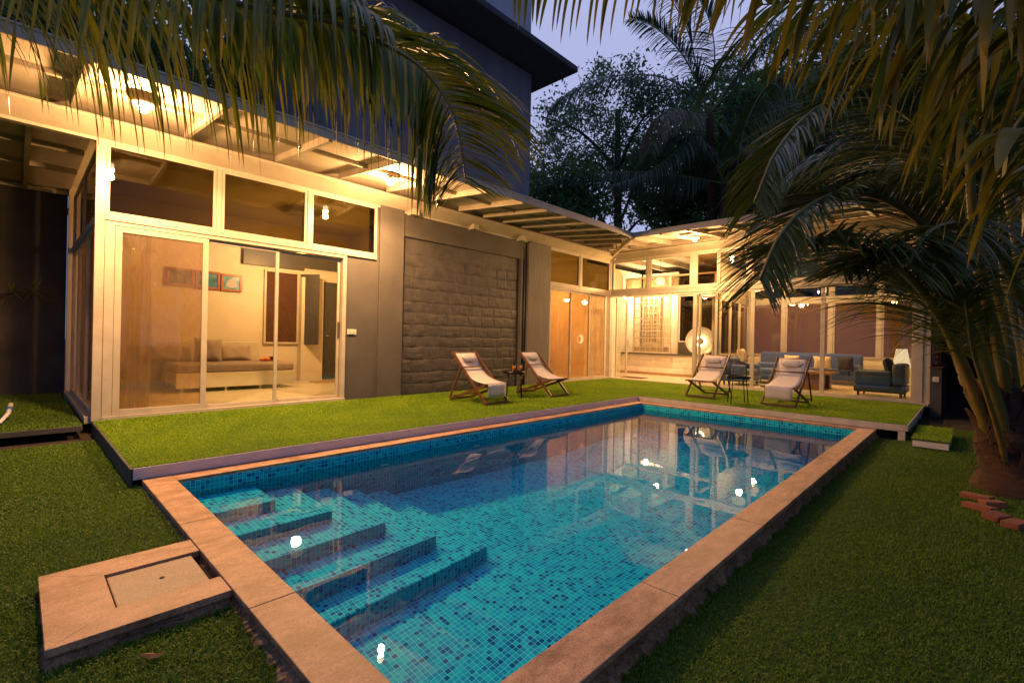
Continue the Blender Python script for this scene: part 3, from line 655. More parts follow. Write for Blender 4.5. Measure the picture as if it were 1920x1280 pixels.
# ------------------------------------------------------------------ glass pavilion (right wing)
XW = 13.13
pv = empty('glass_pavilion', (15, 5, 0), 'brightly lit white framed glass lounge pavilion at the far end of the pool', 'house')
box('floor', 'floor_tile', pv, XW - .06, 19.4, 0.6, 12.2, -0.06, 0.02)
box('threshold', 'frame_paint', pv, XW - .12, XW - .061, 0.62, 8.24, -0.03, 0.022, bevel=.004)
box('transom_rail', fr_m, pv, XW - .02, XW + .12, 0.62, 8.25, 2.585, 2.70, bevel=.004)
box('transom_rail', fr_m, pv, XW - .03, XW + .10, 0.62, 8.25, 2.701, 2.76, bevel=.004)
for a1, a0, pn in ((8.24, 7.06, 'clear_glass'), (6.96, 5.70, 'clear_glass'), (5.56, 4.95, 'smoke_glass'), (4.94, 4.20, 'clear_glass'), (4.10, 2.60, 'clear_glass'), (2.50, 0.75, 'clear_glass')):
    window(pv, 'x', XW, a0, a1, 2.761, 3.66, .04, .06, pn, 'window')
for a0, a1 in ((6.961, 7.059), (5.561, 5.699), (4.101, 4.199), (2.501, 2.599)): box('mullion', fr_m, pv, XW - .015, XW + .1, a0, a1, 2.761, 3.66, bevel=.003)
box('head_rail', fr_m, pv, XW - .01, XW + .11, 0.62, 8.25, 3.661, 3.74, bevel=.003)
box('end_post', fr_m, pv, XW - .02, XW + .12, 0.72, 0.86, 0.022, 3.66, bevel=.004); box('end_post', fr_m, pv, XW - .02, XW + .12, 0.60, 0.66, -.02, 3.66, bevel=.004)
box('wall', 'frame_paint', pv, XW + .02, XW + .08, 0.661, 0.719, 0.022, 2.584)
box('mullion', fr_m, pv, XW - .01, XW + .09, 5.52, 5.62, 0.022, 2.584, bevel=.004)
# folded door leaves at the opening
def leaf_door(par, x0, y0, x1, y1, z0=.04, z1=2.55, w=.085, t_=.045, pane='clear_glass', glb=False):
    a = Vector((x0, y0, 0)); b = Vector((x1, y1, 0)); d = (b - a).normalized(); L_ = (b - a).length; m_ = MB()
    Z = Vector((0, 0, 1))
    for s0, s1 in ((0, w), (L_ - w, L_)):
        c = a + d * ((s0 + s1) / 2); m_.bar(c + Z * z0, c + Z * z1, t_, w, upv=d)
    for q0, q1 in ((z0, z0 + w), (z1 - w, z1)):
        m_.bar(a + d * w + Z * (q0 + q1) / 2, b - d * w + Z * (q0 + q1) / 2, t_, q1 - q0)
    f = m_.build('door', fr_m, par, .004)
    p = MB().bar(a + d * (w - .003) + Z * (z0 + z1) / 2, b - d * (w - .003) + Z * (z0 + z1) / 2, .006, (z1 - z0) - 2 * w + .006).build('pane', pane); parent(p, f)
    c = a + d * (L_ - w / 2) + Vector((d.y, -d.x, 0)) * .05 + Z * 1.1
    h = MB().tube([c - Z * .12 - Vector((d.y, -d.x, 0)) * .03, c - Z * .1, c + Z * .1, c + Z * .12 - Vector((d.y, -d.x, 0)) * .03], .009, 8).build('handle', 'steel'); parent(h, f)
    return f
leaf_door(pv, XW + .13, 5.50, XW + 1.0, 5.42)
leaf_door(pv, XW + 1.05, 5.38, XW + .15, 5.05, w=.07)
leaf_door(pv, XW + .16, 8.18, XW + 1.05, 8.30, w=.085)
# fixed glass panels of the front
for a0, a1 in ((4.06, 4.99), (2.52, 4.06), (0.862, 2.52)):
    window(pv, 'x', XW, a0, a1, 0.024, 2.584, .045, .05, 'clear_glass', 'sliding_door')
# low white block wall and what stands on it
blocks(5.95, 9.35, 0.02, 0.74, 15.62, 3, .02, 'white_block', pv, depth=.022, joint=.02, lens=(.42, .7), name='low_wall', axis='x', sgn=-1, seed=9)
box('low_wall', 'white_block', pv, 15.63, 15.85, 5.95, 9.35, 0.02, 0.735)
box('skirting', 'rug_tan', pv, 15.56, 15.59, 5.95, 9.35, 0.021, 0.10)
box('wall_cap', 'door_charcoal', pv, 15.54, 15.88, 5.93, 9.35, 0.741, 0.77)
# gridded window leaf, half open
gw = MB(); rect_frame(gw, 'x', 15.28, 7.30, 8.72, .78, 2.78, .05, 0, .05)
for i in range(1, 6): yy = 7.35 + (8.67 - 7.35) * i / 6; gw.box(15.29, 15.315, yy - .011, yy + .011, .83, 2.73)
for i in range(1, 8): zz = .83 + 1.9 * i / 8; gw.box(15.291, 15.314, 7.35, 8.67, zz - .011, zz + .011)
gwo = gw.build('grid_window', fr_m, pv, .002); parent(MB().box(15.30, 15.305, 7.35, 8.67, .83, 2.73).build('pane', 'frosted_glass'), gwo)
window(pv, 'x', 15.7, 5.98, 7.22, 1.18, 2.78, .045, .05, 'smoke_glass', 'window')
box('sill_panel', 'door_charcoal', pv, 15.70, 15.74, 5.98, 7.22, .771, 1.179)
for a0, a1 in ((5.98, 7.55), (7.60, 9.3)): window(pv, 'x', 15.7, a0, a1, 2.80, 3.5, .06, .05, 'smoke_glass', 'window')
# bathroom beyond the left doorway: counter, lit glass bricks
box('inner_wall', 'cream_wall', pv, 13.25, 17.0, 9.36, 9.45, .02, 3.8)
gb = MB(); rect_frame(gb, 'x', 17.0, 8.55, 9.3, 1.1, 2.9, .06, 0, .06)
for i in range(1, 3): yy = 8.6 + .65 * i / 3; gb.box(17.0, 17.05, yy - .02, yy + .02, 1.16, 2.84)
for i in range(1, 6): zz = 1.16 + 1.68 * i / 6; gb.box(17.001, 17.049, 8.6, 9.25, zz - .02, zz + .02)
gbo = gb.build('grid_window', fr_m, pv); parent(MB().box(17.02, 17.03, 8.6, 9.25, 1.16, 2.84).build('pane', 'frosted_glass'), gbo)
MB().box(16.5, 17.1, 8.2, 9.34, .021, .95).build('counter', 'bed_paint', pv, .01); MB().box(16.45, 17.12, 8.16, 9.35, .951, .99).build('counter_top', 'plate_white', pv, .005)
box('inner_wall', 'cream_wall', pv, 17.12, 17.2, 7.9, 9.36, .02, 3.8)
# bay: side windows and back wall with blinds
XB_ = 18.6
blocks(0.7, 5.86, 0.02, .74, XB_ - .02, 3, .03, 'white_block', pv, depth=.022, joint=.02, lens=(.42, .7), name='low_wall', axis='x', sgn=-1, seed=5)
box('low_wall', 'white_block', pv, XB_ - .01, XB_ + .2, .6, 5.9, .02, .735)
box('low_wall', 'white_block', pv, 15.86, XB_ - .05, 5.88, 5.98, .021, .74)
box('sill', fr_m, pv, XB_ - .06, XB_ + .2, .6, 5.88, .741, .78, bevel=.004)
box('sill', fr_m, pv, 15.88, XB_ - .061, 5.85, 6.0, .741, .78, bevel=.004)
yb = [5.86, 4.72, 3.33, 2.05, .72]
for i in range(4): window(pv, 'x', XB_, yb[i + 1] + .05, yb[i] - .05, .785, 2.62, .05, .06, 'brown_blind', 'window')
for i in (1, 2, 3): box('mullion', fr_m, pv, XB_ - .02, XB_ + .1, yb[i] - .049, yb[i] + .049, .781, 3.5, bevel=.003)
box('corner_post', fr_m, pv, XB_ - .05, XB_ + .12, 5.80, 5.98, .781, 3.6, bevel=.004)
for a0, a1 in ((15.9, 16.75), (16.8, 17.65), (17.7, XB_ - .06)): window(pv, 'y', 5.88, a0, a1, .785, 2.62, .05, .06, 'brown_blind' if a0 > 17 else 'smoke_glass', 'window')
box('transom_rail', fr_m, pv, XB_ - .03, XB_ + .1, .72, 5.79, 2.621, 2.76); box('transom_rail', fr_m, pv, 15.88, XB_ - .051, 5.86, 5.97, 2.621, 2.76)
for i in range(4): window(pv, 'x', XB_, yb[i + 1] + .05, yb[i] - .05, 2.765, 3.5, .04, .06, 'tinted_glass', 'window')
box('inner_wall', 'cream_wall', pv, 15.88, XB_, 5.885, 5.95, 2.77, 3.8)
box('head_rail', fr_m, pv, XB_ - .02, XB_ + .1, .7, 5.9, 3.501, 3.8)
# right end wall: glass louvres above a dark pier
box('pier', 'court_paint', pv, XW - .1, XW + 3.0, .42, .595, -.25, .76); box('pier_cap', 'mat_brown', pv, XW - .12, XW + 3.0, .40, .61, .761, .79)
lv = MB()
for i in range(14): lv.bar((XW + .1, .53, .86 + i * .12), (XW + 1.2, .53, .86 + i * .12), .06, .008)
lvo = lv.build('louvre_window', 'frame_paint', pv)
for a0, a1 in ((XW + .13, XW + 1.9), (XW + 1.95, XW + 3.7), (XW + 3.75, XB_)): window(pv, 'y', .62, a0, a1, .79, 2.62, .05, .05, 'brown_blind', 'window')
box('low_wall', 'white_block', pv, XW + .13, XB_, .62, .70, .021, .785)
# pavilion roof
fl = lambda x: 3.725 + .095 * (x - 10.63)
mb = MB(); A = [(10.625, 6.13), (13.5, 9.0), (13.5, -1.2), (10.625, -1.2)]
vb = [(x, y, fl(x) + .105) for x, y in A]; vt = [(x, y, fl(x) + .155) for x, y in A]
mb.add(vb + vt, [(0, 1, 2, 3), (7, 6, 5, 4), (0, 4, 5, 1), (1, 5, 6, 2), (2, 6, 7, 3), (3, 7, 4, 0)]); mb.build('roof', 'soffit_paint', pv)
MB().box(13.25, 19.4, -.4, 9.4, 4.02, 4.07).build('roof', 'soffit_paint', pv)
MB().box(13.25, 17.2, 9.4, 12.2, 4.02, 4.07).build('roof', 'soffit_paint', pv)
MB().box(10.60, 10.63, -1.2, 6.10, 3.745, 3.865).build('fascia', 'soffit_paint', pv, .004); MB().box(10.585, 10.60, -1.2, 6.085, 3.85, 3.872).build('gutter_lip', 'frame_paint', pv, .003)
yr = [5.38, 4.72, 3.95, 3.1, 2.3, 1.5, .7, -.2]
for y in yr: rafter(pv, (10.635, y, fl(10.635)), (12.85, y, fl(12.85)), .104, .06)
for y in (6.15, 6.85, 7.5): x0 = 10.72 + (y - 6.13) * 1.02; rafter(pv, (x0, y, fl(x0)), (12.85, y, fl(12.85)), .104)
for i in range(len(yr) - 1): MB().box(11.6, 11.65, yr[i + 1] + .03, yr[i] - .03, fl(11.6) + .04, fl(11.6) + .104).build('purlin', 'rafter_paint', pv)
mb = MB(); mb.add([(12.85, -1.2, 3.87), (12.85, 8.1, 3.87), (13.129, 8.1, 3.72), (13.129, -1.2, 3.72), (12.85, -1.2, 3.885), (12.85, 8.1, 3.885), (13.129, 8.1, 3.99), (13.129, -1.2, 3.99)], [(0, 1, 2, 3), (4, 5, 1, 0), (7, 6, 2, 3)])
mb.build('wall_plate', 'soffit_paint', pv)
for y in np.arange(.9, 9.3, .95): MB().box(13.3, 19.3, y, y + .06, 3.88, 4.02).build('rafter', 'rafter_paint', pv)

# ------------------------------------------------------------------ tower
tw = empty('tower_block', (7, 11, 0), 'tall blue grey rendered tower block with a dark overhanging concrete ledge', 'building')
box('wall', 'tower_paint', tw, 4.5, 9.93, 9.0, 14.5, 3.9, 8.58)
box('upper_wall', 'tower_pale', tw, 4.5, 9.90, 9.03, 14.5, 8.66, 13.0)
lm = MB(); lm.add([(3.6, 8.0, 8.62), (10.75, 8.0, 8.62), (10.75, 15.3, 8.62), (3.6, 15.3, 8.62), (3.6, 8.0, 8.78), (10.75, 8.0, 8.78), (10.75, 15.3, 8.78), (3.6, 15.3, 8.78), ], [(3, 2, 1, 0), (4, 5, 6, 7), (0, 1, 5, 4), (1, 2, 6, 5), (2, 3, 7, 6), (3, 0, 4, 7)])
lm.build('ledge', 'tower_ledge', tw, .02)

# ------------------------------------------------------------------ lamps
def lamp_light(name, loc, power, par, radius=.045, col=WARM, mnee=True):
    l = bpy.data.lights.new(name, 'POINT'); l.energy = power; l.color = col; l.shadow_soft_size = radius
    o = bpy.data.objects.new(name, l); COL.objects.link(o); o.location = loc; parent(o, par); o.matrix_parent_inverse = Matrix.Identity(4); o.location = Vector(loc) - par.location
    try: l.cycles.is_caustics_light = mnee
    except Exception as ex: print(ex)
    return o
def bulkhead(loc, power, label, nrm=(0, -1, 0)):
    L0 = empty('soffit_lamp', loc, label, 'lamp', 'lamps under the roof soffit'); x, y, z = loc
    MB().lathe([(.0001, .075), (.03, .075), (.03, .04), (.115, .03), (.12, .012), (.0001, .02)], (x, y, z), 24).build('lamp_holder', 'frame_paint', L0)  # holder rim widened to keep the bulb's light off the soffit
    MB().lathe([(.0001, -.07), (.025, -.063), (.045, -.042), (.052, -.015), (.045, .01), (.0001, .012)], (x, y, z - .012), 18).build('bulb', 'bulb_lit', L0)
    lamp_light('light', (x, y, z - .20), power * .52, L0, .055)
    sp = bpy.data.lights.new('bulb_spot', 'SPOT'); sp.energy = power * .95; sp.color = WARM; sp.shadow_soft_size = .05; sp.spot_size = R(168); sp.spot_blend = .35; sp.cycles.is_caustics_light = True  # added spot: sends most of the bulb's light down, sparing the soffit
    so = bpy.data.objects.new('bulb_spot', sp); COL.objects.link(so); so.parent = L0; so.location = (0, 0, -.10)
bulkhead((0.985, 6.92, 3.77), 620, 'bright round lamp under the eave above the left sliding door')
bulkhead((4.34, 7.1, 3.79), 620, 'bright round lamp under the eave in front of the charcoal pillar')
bulkhead((11.85, 5.07, 3.80), 420, 'bright round lamp under the pavilion eave near the inner roof corner')

def pendant(loc, power, label, r_=.2, top=3.85):
    x, y, z = loc; P0 = empty('pendant_lamp', loc, label, 'pendant lamp', 'ribbed pendant lamps hanging indoors')
    MB().tube([(x, y, z + r_ * .75), (x, y, top)], .006, 6).build('cord', 'black_metal', P0)
    sb = MB()
    for k in range(18):
        a = 2 * math.pi * k / 18; pts = [(x + r_ * math.sin(t) * math.cos(a), y + r_ * math.sin(t) * math.sin(a), z - .78 * r_ * math.cos(t)) for t in np.linspace(.25, math.pi - .25, 9)]
        sb.tube(pts, .006, 5, False)
    sb.build('lamp_shade', 'rattan', P0)
    MB().lathe([(r_ * .93 * math.sin(t), -.72 * r_ * math.cos(t)) for t in np.linspace(.02, math.pi - .02, 12)], loc, 20).build('diffuser', 'lantern_lit', P0).visible_shadow = True
    lamp_light('light', (x, y, z - r_ - .06), power, P0, .1, mnee=False)
pendant((4.28, 10.5, 3.05), 310, 'ribbed pendant lamp over the bed in the bedroom', .17)
pendant((13.98, 7.05, 3.10), 340, 'ribbed pendant lamp nearest the open doorway of the pavilion', .16, 4.0)
pendant((15.17, 4.98, 3.05), 210, 'middle ribbed pendant lamp above the seating area', .2, 4.0)
pendant((16.5, 5.0, 3.02), 140, 'ribbed pendant lamp farthest back above the seating area', .2, 4.0)
pendant((11.6, 10.3, 3.0), 240, 'ribbed pendant lamp behind the amber blinds of the far doors', .16, 3.84)
pendant((15.3, 2.0, 3.05), 150, 'ribbed pendant lamp above the long blue sofa', .2, 4.0)
tb_ = empty('wall_tube_lamp', (16.9, 8.95, 3.0), 'lit tube lamp high on the bathroom wall', 'lamp')
MB().box(16.9, 16.95, 8.3, 9.2, 2.98, 3.06).build('tube', 'tube_lit', tb_); lamp_light('light', (16.6, 8.8, 2.9), 220, tb_, .1, (1, .75, .45), False)
# floor dish lamp on the low wall
dl = empty('dish_lamp', (14.6, 6.45, .75), 'round white dish lamp glowing at the pavilion opening', 'lamp')
c0 = Vector((14.75, 6.06, 1.22)); n = 28; mb = MB()
axis = (EYE - c0).normalized(); Xv = axis.cross(Vector((0, 0, 1))).normalized(); Yv = Xv.cross(axis)
def disc(mb, prof):
    vs = []; fs = []
    for r_, q in prof:
        for k in range(n): a = 2 * math.pi * k / n; vs.append(c0 + (Xv * math.cos(a) + Yv * math.sin(a)) * r_ + axis * q)
    for i in range(len(prof) - 1):
        for k in range(n): a, b = i * n + k, i * n + (k + 1) % n; fs.append((a, b, b + n, a + n))
    mb.add(vs, fs, True); return mb
disc(MB(), [(.44, .10), (.43, .115), (.38, .06), (.26, -.02), (.10, -.08), (.0001, -.09)]).build('dish', 'dish_enamel', dl)
disc(MB(), [(.10, .02), (.09, .05), (.0001, .06)]).build('cap', 'bed_paint', dl)
disc(MB(), [(.16, -.02), (.135, .03), (.11, .035)]).build('bulb', 'bulb_small', dl)
MB().tube([c0 - axis * .1, c0 - axis * .12 - Vector((0, 0, .4)), Vector((c0.x, c0.y, .03)) - axis * .1], .018, 8).build('stand', 'steel', dl)
MB().lathe([(.0001, .04), (.17, .035), (.18, .021)], (c0.x - axis.x * .1, c0.y - axis.y * .1, 0), 20).build('base', 'steel', dl)
sl_ = empty('table_lamp', (16.6, 1.35, .02), 'standing lamp with white cone shade behind the navy armchair', 'lamp')
MB().lathe([(.20, .62), (.12, 1.12)], (16.6, 1.35, 0), 22).build('lamp_shade', 'shade_lit', sl_); MB().tube([(16.6, 1.35, .03), (16.6, 1.35, .9)], .015, 8).build('stand', 'steel', sl_)
MB().lathe([(.0001, .04), (.14, .035), (.15, .021)], (16.6, 1.35, 0), 20).build('base', 'steel', sl_)

# ------------------------------------------------------------------ deck chairs
def sling(path, w, th, name, mt, par):
    V = []; Q = []; n_ = len(path)
    for i, (x, z) in enumerate(path):
        for j in range(7):
            y = -w / 2 + w * j / 6; sag = 0
            V.append((x, y, z + sag))
    for i in range(n_ - 1):
        for j in range(6): a = i * 7 + j; Q.append((a, a + 1, a + 8, a + 7))
    o = npmesh(name, V, Q, mt, par, smooth=True, local=True)
    s_ = o.modifiers.new('thick', 'SOLIDIFY'); s_.thickness = th; s_.offset = 0; return o
def make_chair(loc, rz, label, flap):
    # local: faces +x
    c = empty('deck_chair', loc, label, 'deck chair', 'wood and canvas deck chairs around the pool', rz)
    W_ = .60; hw = W_ / 2; t_ = .028; d_ = .045
    for s in (-1, 1):
        MB().bar((.50, s * hw, .02), (-.40, s * hw, .93), t_, d_).build('back_rail', 'teak', c, .003, True)
        MB().bar((-.46, s * (hw - .035), .02), (.47, s * (hw - .035), .36), t_, d_).build('seat_rail', 'teak', c, .003, True)
        MB().bar((-.12, s * (hw + .03), .64), (-.40, s * (hw + .03), .07), .022, .035).build('prop', 'teak', c, .003, True)
    MB().bar((.50, -hw, .028), (.50, hw, .028), .028, .04).build('cross_bar', 'teak', c, .003, True)
    MB().bar((-.46, -hw + .03, .03), (-.46, hw - .03, .03), .028, .035).build('cross_bar', 'teak', c, .003, True)
    MB().tube([(-.36, -hw, .89), (-.36, hw, .89)], .016, 10).build('top_bar', 'teak', c, 0, True)
    MB().bar((.46, -hw - .03, .357), (.46, hw + .03, .357), .05, .028).build('front_bar', 'teak', c, .003, True)
    MB().tube([(-.38, -hw - .04, .10), (-.38, hw + .04, .10)], .012, 8).build('cross_bar', 'teak', c, 0, True)
    MB().tube([(-.12, -hw - .045, .64), (-.12, hw + .045, .64)], .011, 8).build('cross_bar', 'teak', c, 0, True)
    P0, P1 = Vector((-.36, .905)), Vector((.46, .372)); pts = []
    for t in np.linspace(0, 1, 15):
        p = P0.lerp(P1, t); b = .155 * (math.sin(math.pi * t ** 1.12)) ; pts.append((p.x - b * .55, p.y - b * .83))
    sling(pts, W_ - .09, .006, 'sling', 'canvas', c)
    if flap: sling([(.486, .37), (.492, .30), (.488, .20), (.478, .12)], W_ - .12, .006, 'sling_flap', 'canvas', c)
    # head pillow
    pm = MB(); vs = []; fs = []; q = pts[2]; dirx = (Vector(pts[4]) - Vector(pts[1])).normalized(); nrm = Vector((-dirx.y, dirx.x)) * 1.0
    if nrm.x < 0: nrm = -nrm
    for i in range(11):
        u = -1 + 2 * i / 10
        for k in range(12):
            a = 2 * math.pi * k / 12; e_ = (1 - abs(u) ** 4) ** .5 * .9 + .1
            p = Vector(q) + dirx * (.085 * math.copysign(abs(math.cos(a)) ** .8, math.cos(a)) * e_) + nrm * (.045 + .04 * math.sin(a) * e_)
            vs.append((p.x, u * .19, p.y))
    for i in range(10):
        for k in range(12): a, b = i * 12 + k, i * 12 + (k + 1) % 12; fs.append((a, b, b + 12, a + 12))
    fs += [tuple(range(12)), tuple(range(120, 132))[::-1]]
    pl = pm.add(vs, fs, True).build('pillow', 'canvas', c, 0, True)
    return c
make_chair((6.0, 6.63, -.005), R(-90 + 4), 'canvas deck chair with hanging cloth flap in front of the block wall', True)
make_chair((7.86, 6.66, -.005), R(-90 + 3), 'canvas deck chair by the charcoal column, its seat front toward the far doors', False)
make_chair((10.72, 4.20, -.005), R(180), 'canvas deck chair before the folded pavilion door, left of the wine glasses', False)
make_chair((10.62, 2.62, -.005), R(180 - 3), 'canvas deck chair with cloth flap right of the wine glasses', True)

def side_table(loc, label, rz=0):
    c = empty('side_table', loc, label, 'side table', 'black round tray tables between the deck chairs', rz)
    for k in range(4):
        a = math.pi / 4 + k * math.pi / 2; MB().tube([(.17 * math.cos(a), .17 * math.sin(a), .49), (.225 * math.cos(a), .225 * math.sin(a), .0)], .009, 8).build('leg', 'black_metal', c, 0, True)
    MB().lathe([(.0001, .49), (.215, .49), (.222, .50), (.222, .545), (.214, .545), (.212, .502), (.0001, .502)], (0, 0, 0), 32).build('tray', 'black_metal', c, 0, True)
    pts = [(.0, -.15, .50), (0, -.15, .68)] + [(0, -.15 * math.cos(t), .68 + .15 * math.sin(t)) for t in np.linspace(.2, math.pi - .2, 9)] + [(0, .15, .68), (0, .15, .50)]
    MB().tube(pts, .008, 8).build('handle', 'black_metal', c, 0, True); return c
side_table((6.95, 6.60, -.005), 'black round tray table with two orange drinks between the left deck chairs', R(-50))
side_table((9.98, 3.33, -.005), 'black round tray table with two wine glasses between the right deck chairs', R(30))
def juice(loc, label):
    g = empty('juice_glass', loc, label, 'glass', 'tall glasses of orange juice')
    MB().lathe([(.0001, 0), (.027, 0), (.038, .175), (.036, .175), (.026, .006), (.0001, .006)], (0, 0, 0), 18).build('tumbler', 'tumbler', g, 0, True)
    MB().lathe([(.0001, .008), (.025, .008), (.034, .145), (.0001, .146)], (0, 0, 0), 18).build('juice', 'juice', g, 0, True)
juice((6.90, 6.56, .499), 'glass of orange juice nearer the left deck chair on the black tray'); juice((7.02, 6.50, .499), 'glass of orange juice nearer the charcoal column on the black tray')
def plate(loc, label):
    g = empty('plate', loc, label, 'plate'); MB().lathe([(.0001, 0), (.055, 0), (.085, .012), (.083, .015), (.052, .004), (.0001, .004)], (0, 0, 0), 24).build('dish', 'plate_white', g, 0, True); MB().lathe([(.0001, .03), (.03, .02), (.035, .006)], (0, 0, 0), 9).build('snack', 'juice', g, 0, True)
plate((6.87, 6.69, .499), 'small white plate beside the orange drinks'); plate((9.90, 3.22, .499), 'small snack plate beside the wine glasses')
def wine(loc, label):
    g = empty('wine_glass', loc, label, 'wine glass', 'wine glasses on the tray')
    MB().lathe([(.03, 0), (.03, .003), (.004, .008), (.0035, .085), (.02, .10), (.036, .13), (.036, .155), (.029, .19), (.028, .19), (.034, .155), (.033, .13), (.0001, .10)], (0, 0, 0), 18).build('bowl', 'tumbler', g, 0, True)
    MB().lathe([(.0001, .103), (.019, .104), (.032, .13), (.0001, .131)], (0, 0, 0), 16).build('wine', 'red_wine', g, 0, True)
wine((10.02, 3.44, .499), 'wine glass with red wine left of the tray handle'); wine((9.99, 3.28, .499), 'wine glass with red wine right of the tray handle')

# ------------------------------------------------------------------ soft furniture helpers
def soft(x0, x1, y0, y1, z0, z1, r_, name, mt, par, puff=0.0, seed=0):
    o = MB().box(x0, x1, y0, y1, z0, z1).build(name, mt, par); b = o.modifiers.new('b', 'BEVEL'); b.width = r_; b.segments = 4
    for p in o.data.polygons: p.use_smooth = True
    return o
def cushion(name, mt, par, c, w, h, t_, rx=0, ry=0, rz=0, n_=12):
    V = []; Q = []
    for s in (1, -1):
        for i in range(n_ + 1):
            for j in range(n_ + 1):
                u = -1 + 2 * i / n_; v = -1 + 2 * j / n_; pin = 1 - .10 * (1 - abs(u)) * abs(v) ** 2 * 1 - 0
                x = u * w / 2 * (1 - .09 * (1 - v * v)) ; z = v * h / 2 * (1 - .09 * (1 - u * u))
                y = s * t_ / 2 * ((1 - u ** 4) * (1 - v ** 4)) ** .5 + .006 * math.sin(7 * u + 3 * v + c[0])
                V.append((x, y, z))
    m_ = (n_ + 1) ** 2
    for s in range(2):
        for i in range(n_):
            for j in range(n_):
                a = s * m_ + i * (n_ + 1) + j; q = (a, a + 1, a + n_ + 2, a + n_ + 1); Q.append(q if s == 0 else q[::-1])
    from mathutils import Euler
    Mx = Matrix.Translation(c) @ Euler((rx, ry, rz)).to_matrix().to_4x4(); V = [tuple(Mx @ Vector(p)) for p in V]
    return npmesh(name, V, Q, mt, par, smooth=True)
# bedroom: bed
bd = empty('bed', (3.1, 11.4, .02), 'cream painted bed with taupe mattress cover inside the bedroom', 'bed')
MB().box(2.10, 4.28, 10.72, 10.76, .10, .39).build('footboard', 'bed_paint', bd, .01); MB().box(2.10, 2.14, 10.765, 12.1, .15, .39).build('side_rail', 'bed_paint', bd, .005); MB().box(4.24, 4.28, 10.765, 12.1, .15, .39).build('side_rail', 'bed_paint', bd, .005)
MB().box(1.75, 3.95, 12.08, 12.14, .16, .98).build('headboard', 'bed_paint', bd, .01)
for x, y in ((2.2, 10.80), (2.95, 10.80), (3.6, 10.80), (4.0, 10.80), (2.2, 12.0), (4.0, 12.0)):
    MB().lathe([(.02, .02), (.028, .04), (.018, .07), (.035, .11), (.03, .16)], (x, y, -.01), 12).build('leg', 'bed_paint', bd)
soft(2.11, 4.27, 10.73, 12.06, .392, .56, .05, 'mattress', 'sheet_taupe', bd)
for nm, c, w, h, lab in (('pillow', (2.20, 11.86, .74), .80, .40, 'pale taupe pillow leaning at the left end of the bed'), ('pillow', (3.40, 11.88, .73), .70, .38, 'taupe pillow leaning at the right end of the bed')):
    tag(cushion(nm, 'pillow_taupe', None, c, w, h, .2, R(-16)), lab, 'pillow', 'bed pillows')
oc = cushion('cushion', 'sheet_taupe', None, (2.83, 11.62, .80), .54, .52, .2, R(-14), R(4)); tag(oc, 'dark square cushion with sparkles standing in the middle of the bed', 'cushion')
ct = cushion('folded_cloth', 'orange_cloth', None, (3.98, 11.5, .595), .32, .22, .1, R(80), 0, R(20)); tag(ct, 'crumpled orange and black cloth on the corner of the bed', 'cloth')
parent(cushion('dark_fold', 'black_cloth', None, (4.03, 11.46, .62), .14, .16, .07, R(75), 0, R(50)), ct)
rg = empty('rug', (5.2, 11.3, .022), 'tan doormat rug on the bedroom floor before the dark door', 'rug'); MB().box(5.0, 5.75, 11.2, 11.7, .0205, .034).build('pile', 'rug_tan', rg, .004)
cu = empty('curtain', (1.15, 8.6, .03), 'gathered sheer brown curtain hanging behind the left edge of the sliding door', 'curtain')
V = []; Q = []; nx_ = 60
for i in range(nx_ + 1):
    x = .93 + .42 * i / nx_; ph = i / nx_ * 2 * math.pi * 5.5
    for j in range(12):
        z = .06 + 2.48 * j / 11; V.append((x + .015 * math.sin(z * 2.1 + i * .2), 8.55 + .035 * math.sin(ph + .25 * math.sin(z * 3)) * (1.15 - .2 * j / 11), z))
for i in range(nx_):
    for j in range(11): a = i * 12 + j; Q.append((a, a + 12, a + 13, a + 1))
npmesh('cloth', V, Q, 'sheer', cu, smooth=True); MB().tube([(.86, 8.55, 2.56), (1.5, 8.55, 2.56)], .012, 8).build('rail', 'steel', cu)
cb = empty('cabinet', (10.6, 11.9, .02), 'low cream cabinet standing in the room behind the amber far doors', 'cabinet')
MB().box(10.1, 11.1, 11.6, 12.15, .08, .85).build('body', 'bed_paint', cb, .01); MB().box(10.06, 11.14, 11.57, 12.17, .851, .88).build('top', 'walnut', cb, .005)
for x in (10.12, 10.61): MB().box(x, x + .46, 11.585, 11.599, .12, .82).build('door', 'bed_paint', cb, .006)
db = empty('dining_bench', (12.2, 10.6, .02), 'dark wooden bench in the room behind the see-through far door', 'bench')
MB().box(11.7, 12.8, 10.4, 10.8, .42, .46).build('seat', 'walnut', db, .005)
for x in (11.75, 12.7):
    for y in (10.43, 10.73): MB().box(x, x + .05, y, y + .05, .021, .419).build('leg', 'walnut', db, .003)
# framed pictures
def painting(name, pal, seed):
    mt, t, b, o = nodes(name); tc = t.nodes.new('ShaderNodeTexCoord'); mp = t.nodes.new('ShaderNodeMapping'); mp.inputs['Location'].default_value = (seed, 0, seed)
    n = t.nodes.new('ShaderNodeTexNoise'); n.inputs['Scale'].default_value = 5; n.inputs['Detail'].default_value = 5; r = t.nodes.new('ShaderNodeValToRGB'); el = r.color_ramp.elements
    el[0].position = .3; el[0].color = (*pal[0], 1); el[1].position = .7; el[1].color = (*pal[2], 1); k = el.new(.5); k.color = (*pal[1], 1)
    t.links.new(tc.outputs['Object'], mp.inputs[0]); t.links.new(mp.outputs[0], n.inputs['Vector']); t.links.new(n.outputs['Fac'], r.inputs[0]); t.links.new(r.outputs[0], b.inputs['Base Color']); b.inputs['Roughness'].default_value = .25
painting('paint_dark', ((.03, .03, .04), (.06, .07, .10), (.12, .10, .10)), 1.3); painting('paint_sea', ((.02, .05, .10), (.04, .22, .30), (.35, .20, .12)), 4.1); painting('paint_shell', ((.02, .03, .06), (.10, .28, .38), (.40, .45, .48)), 7.7)
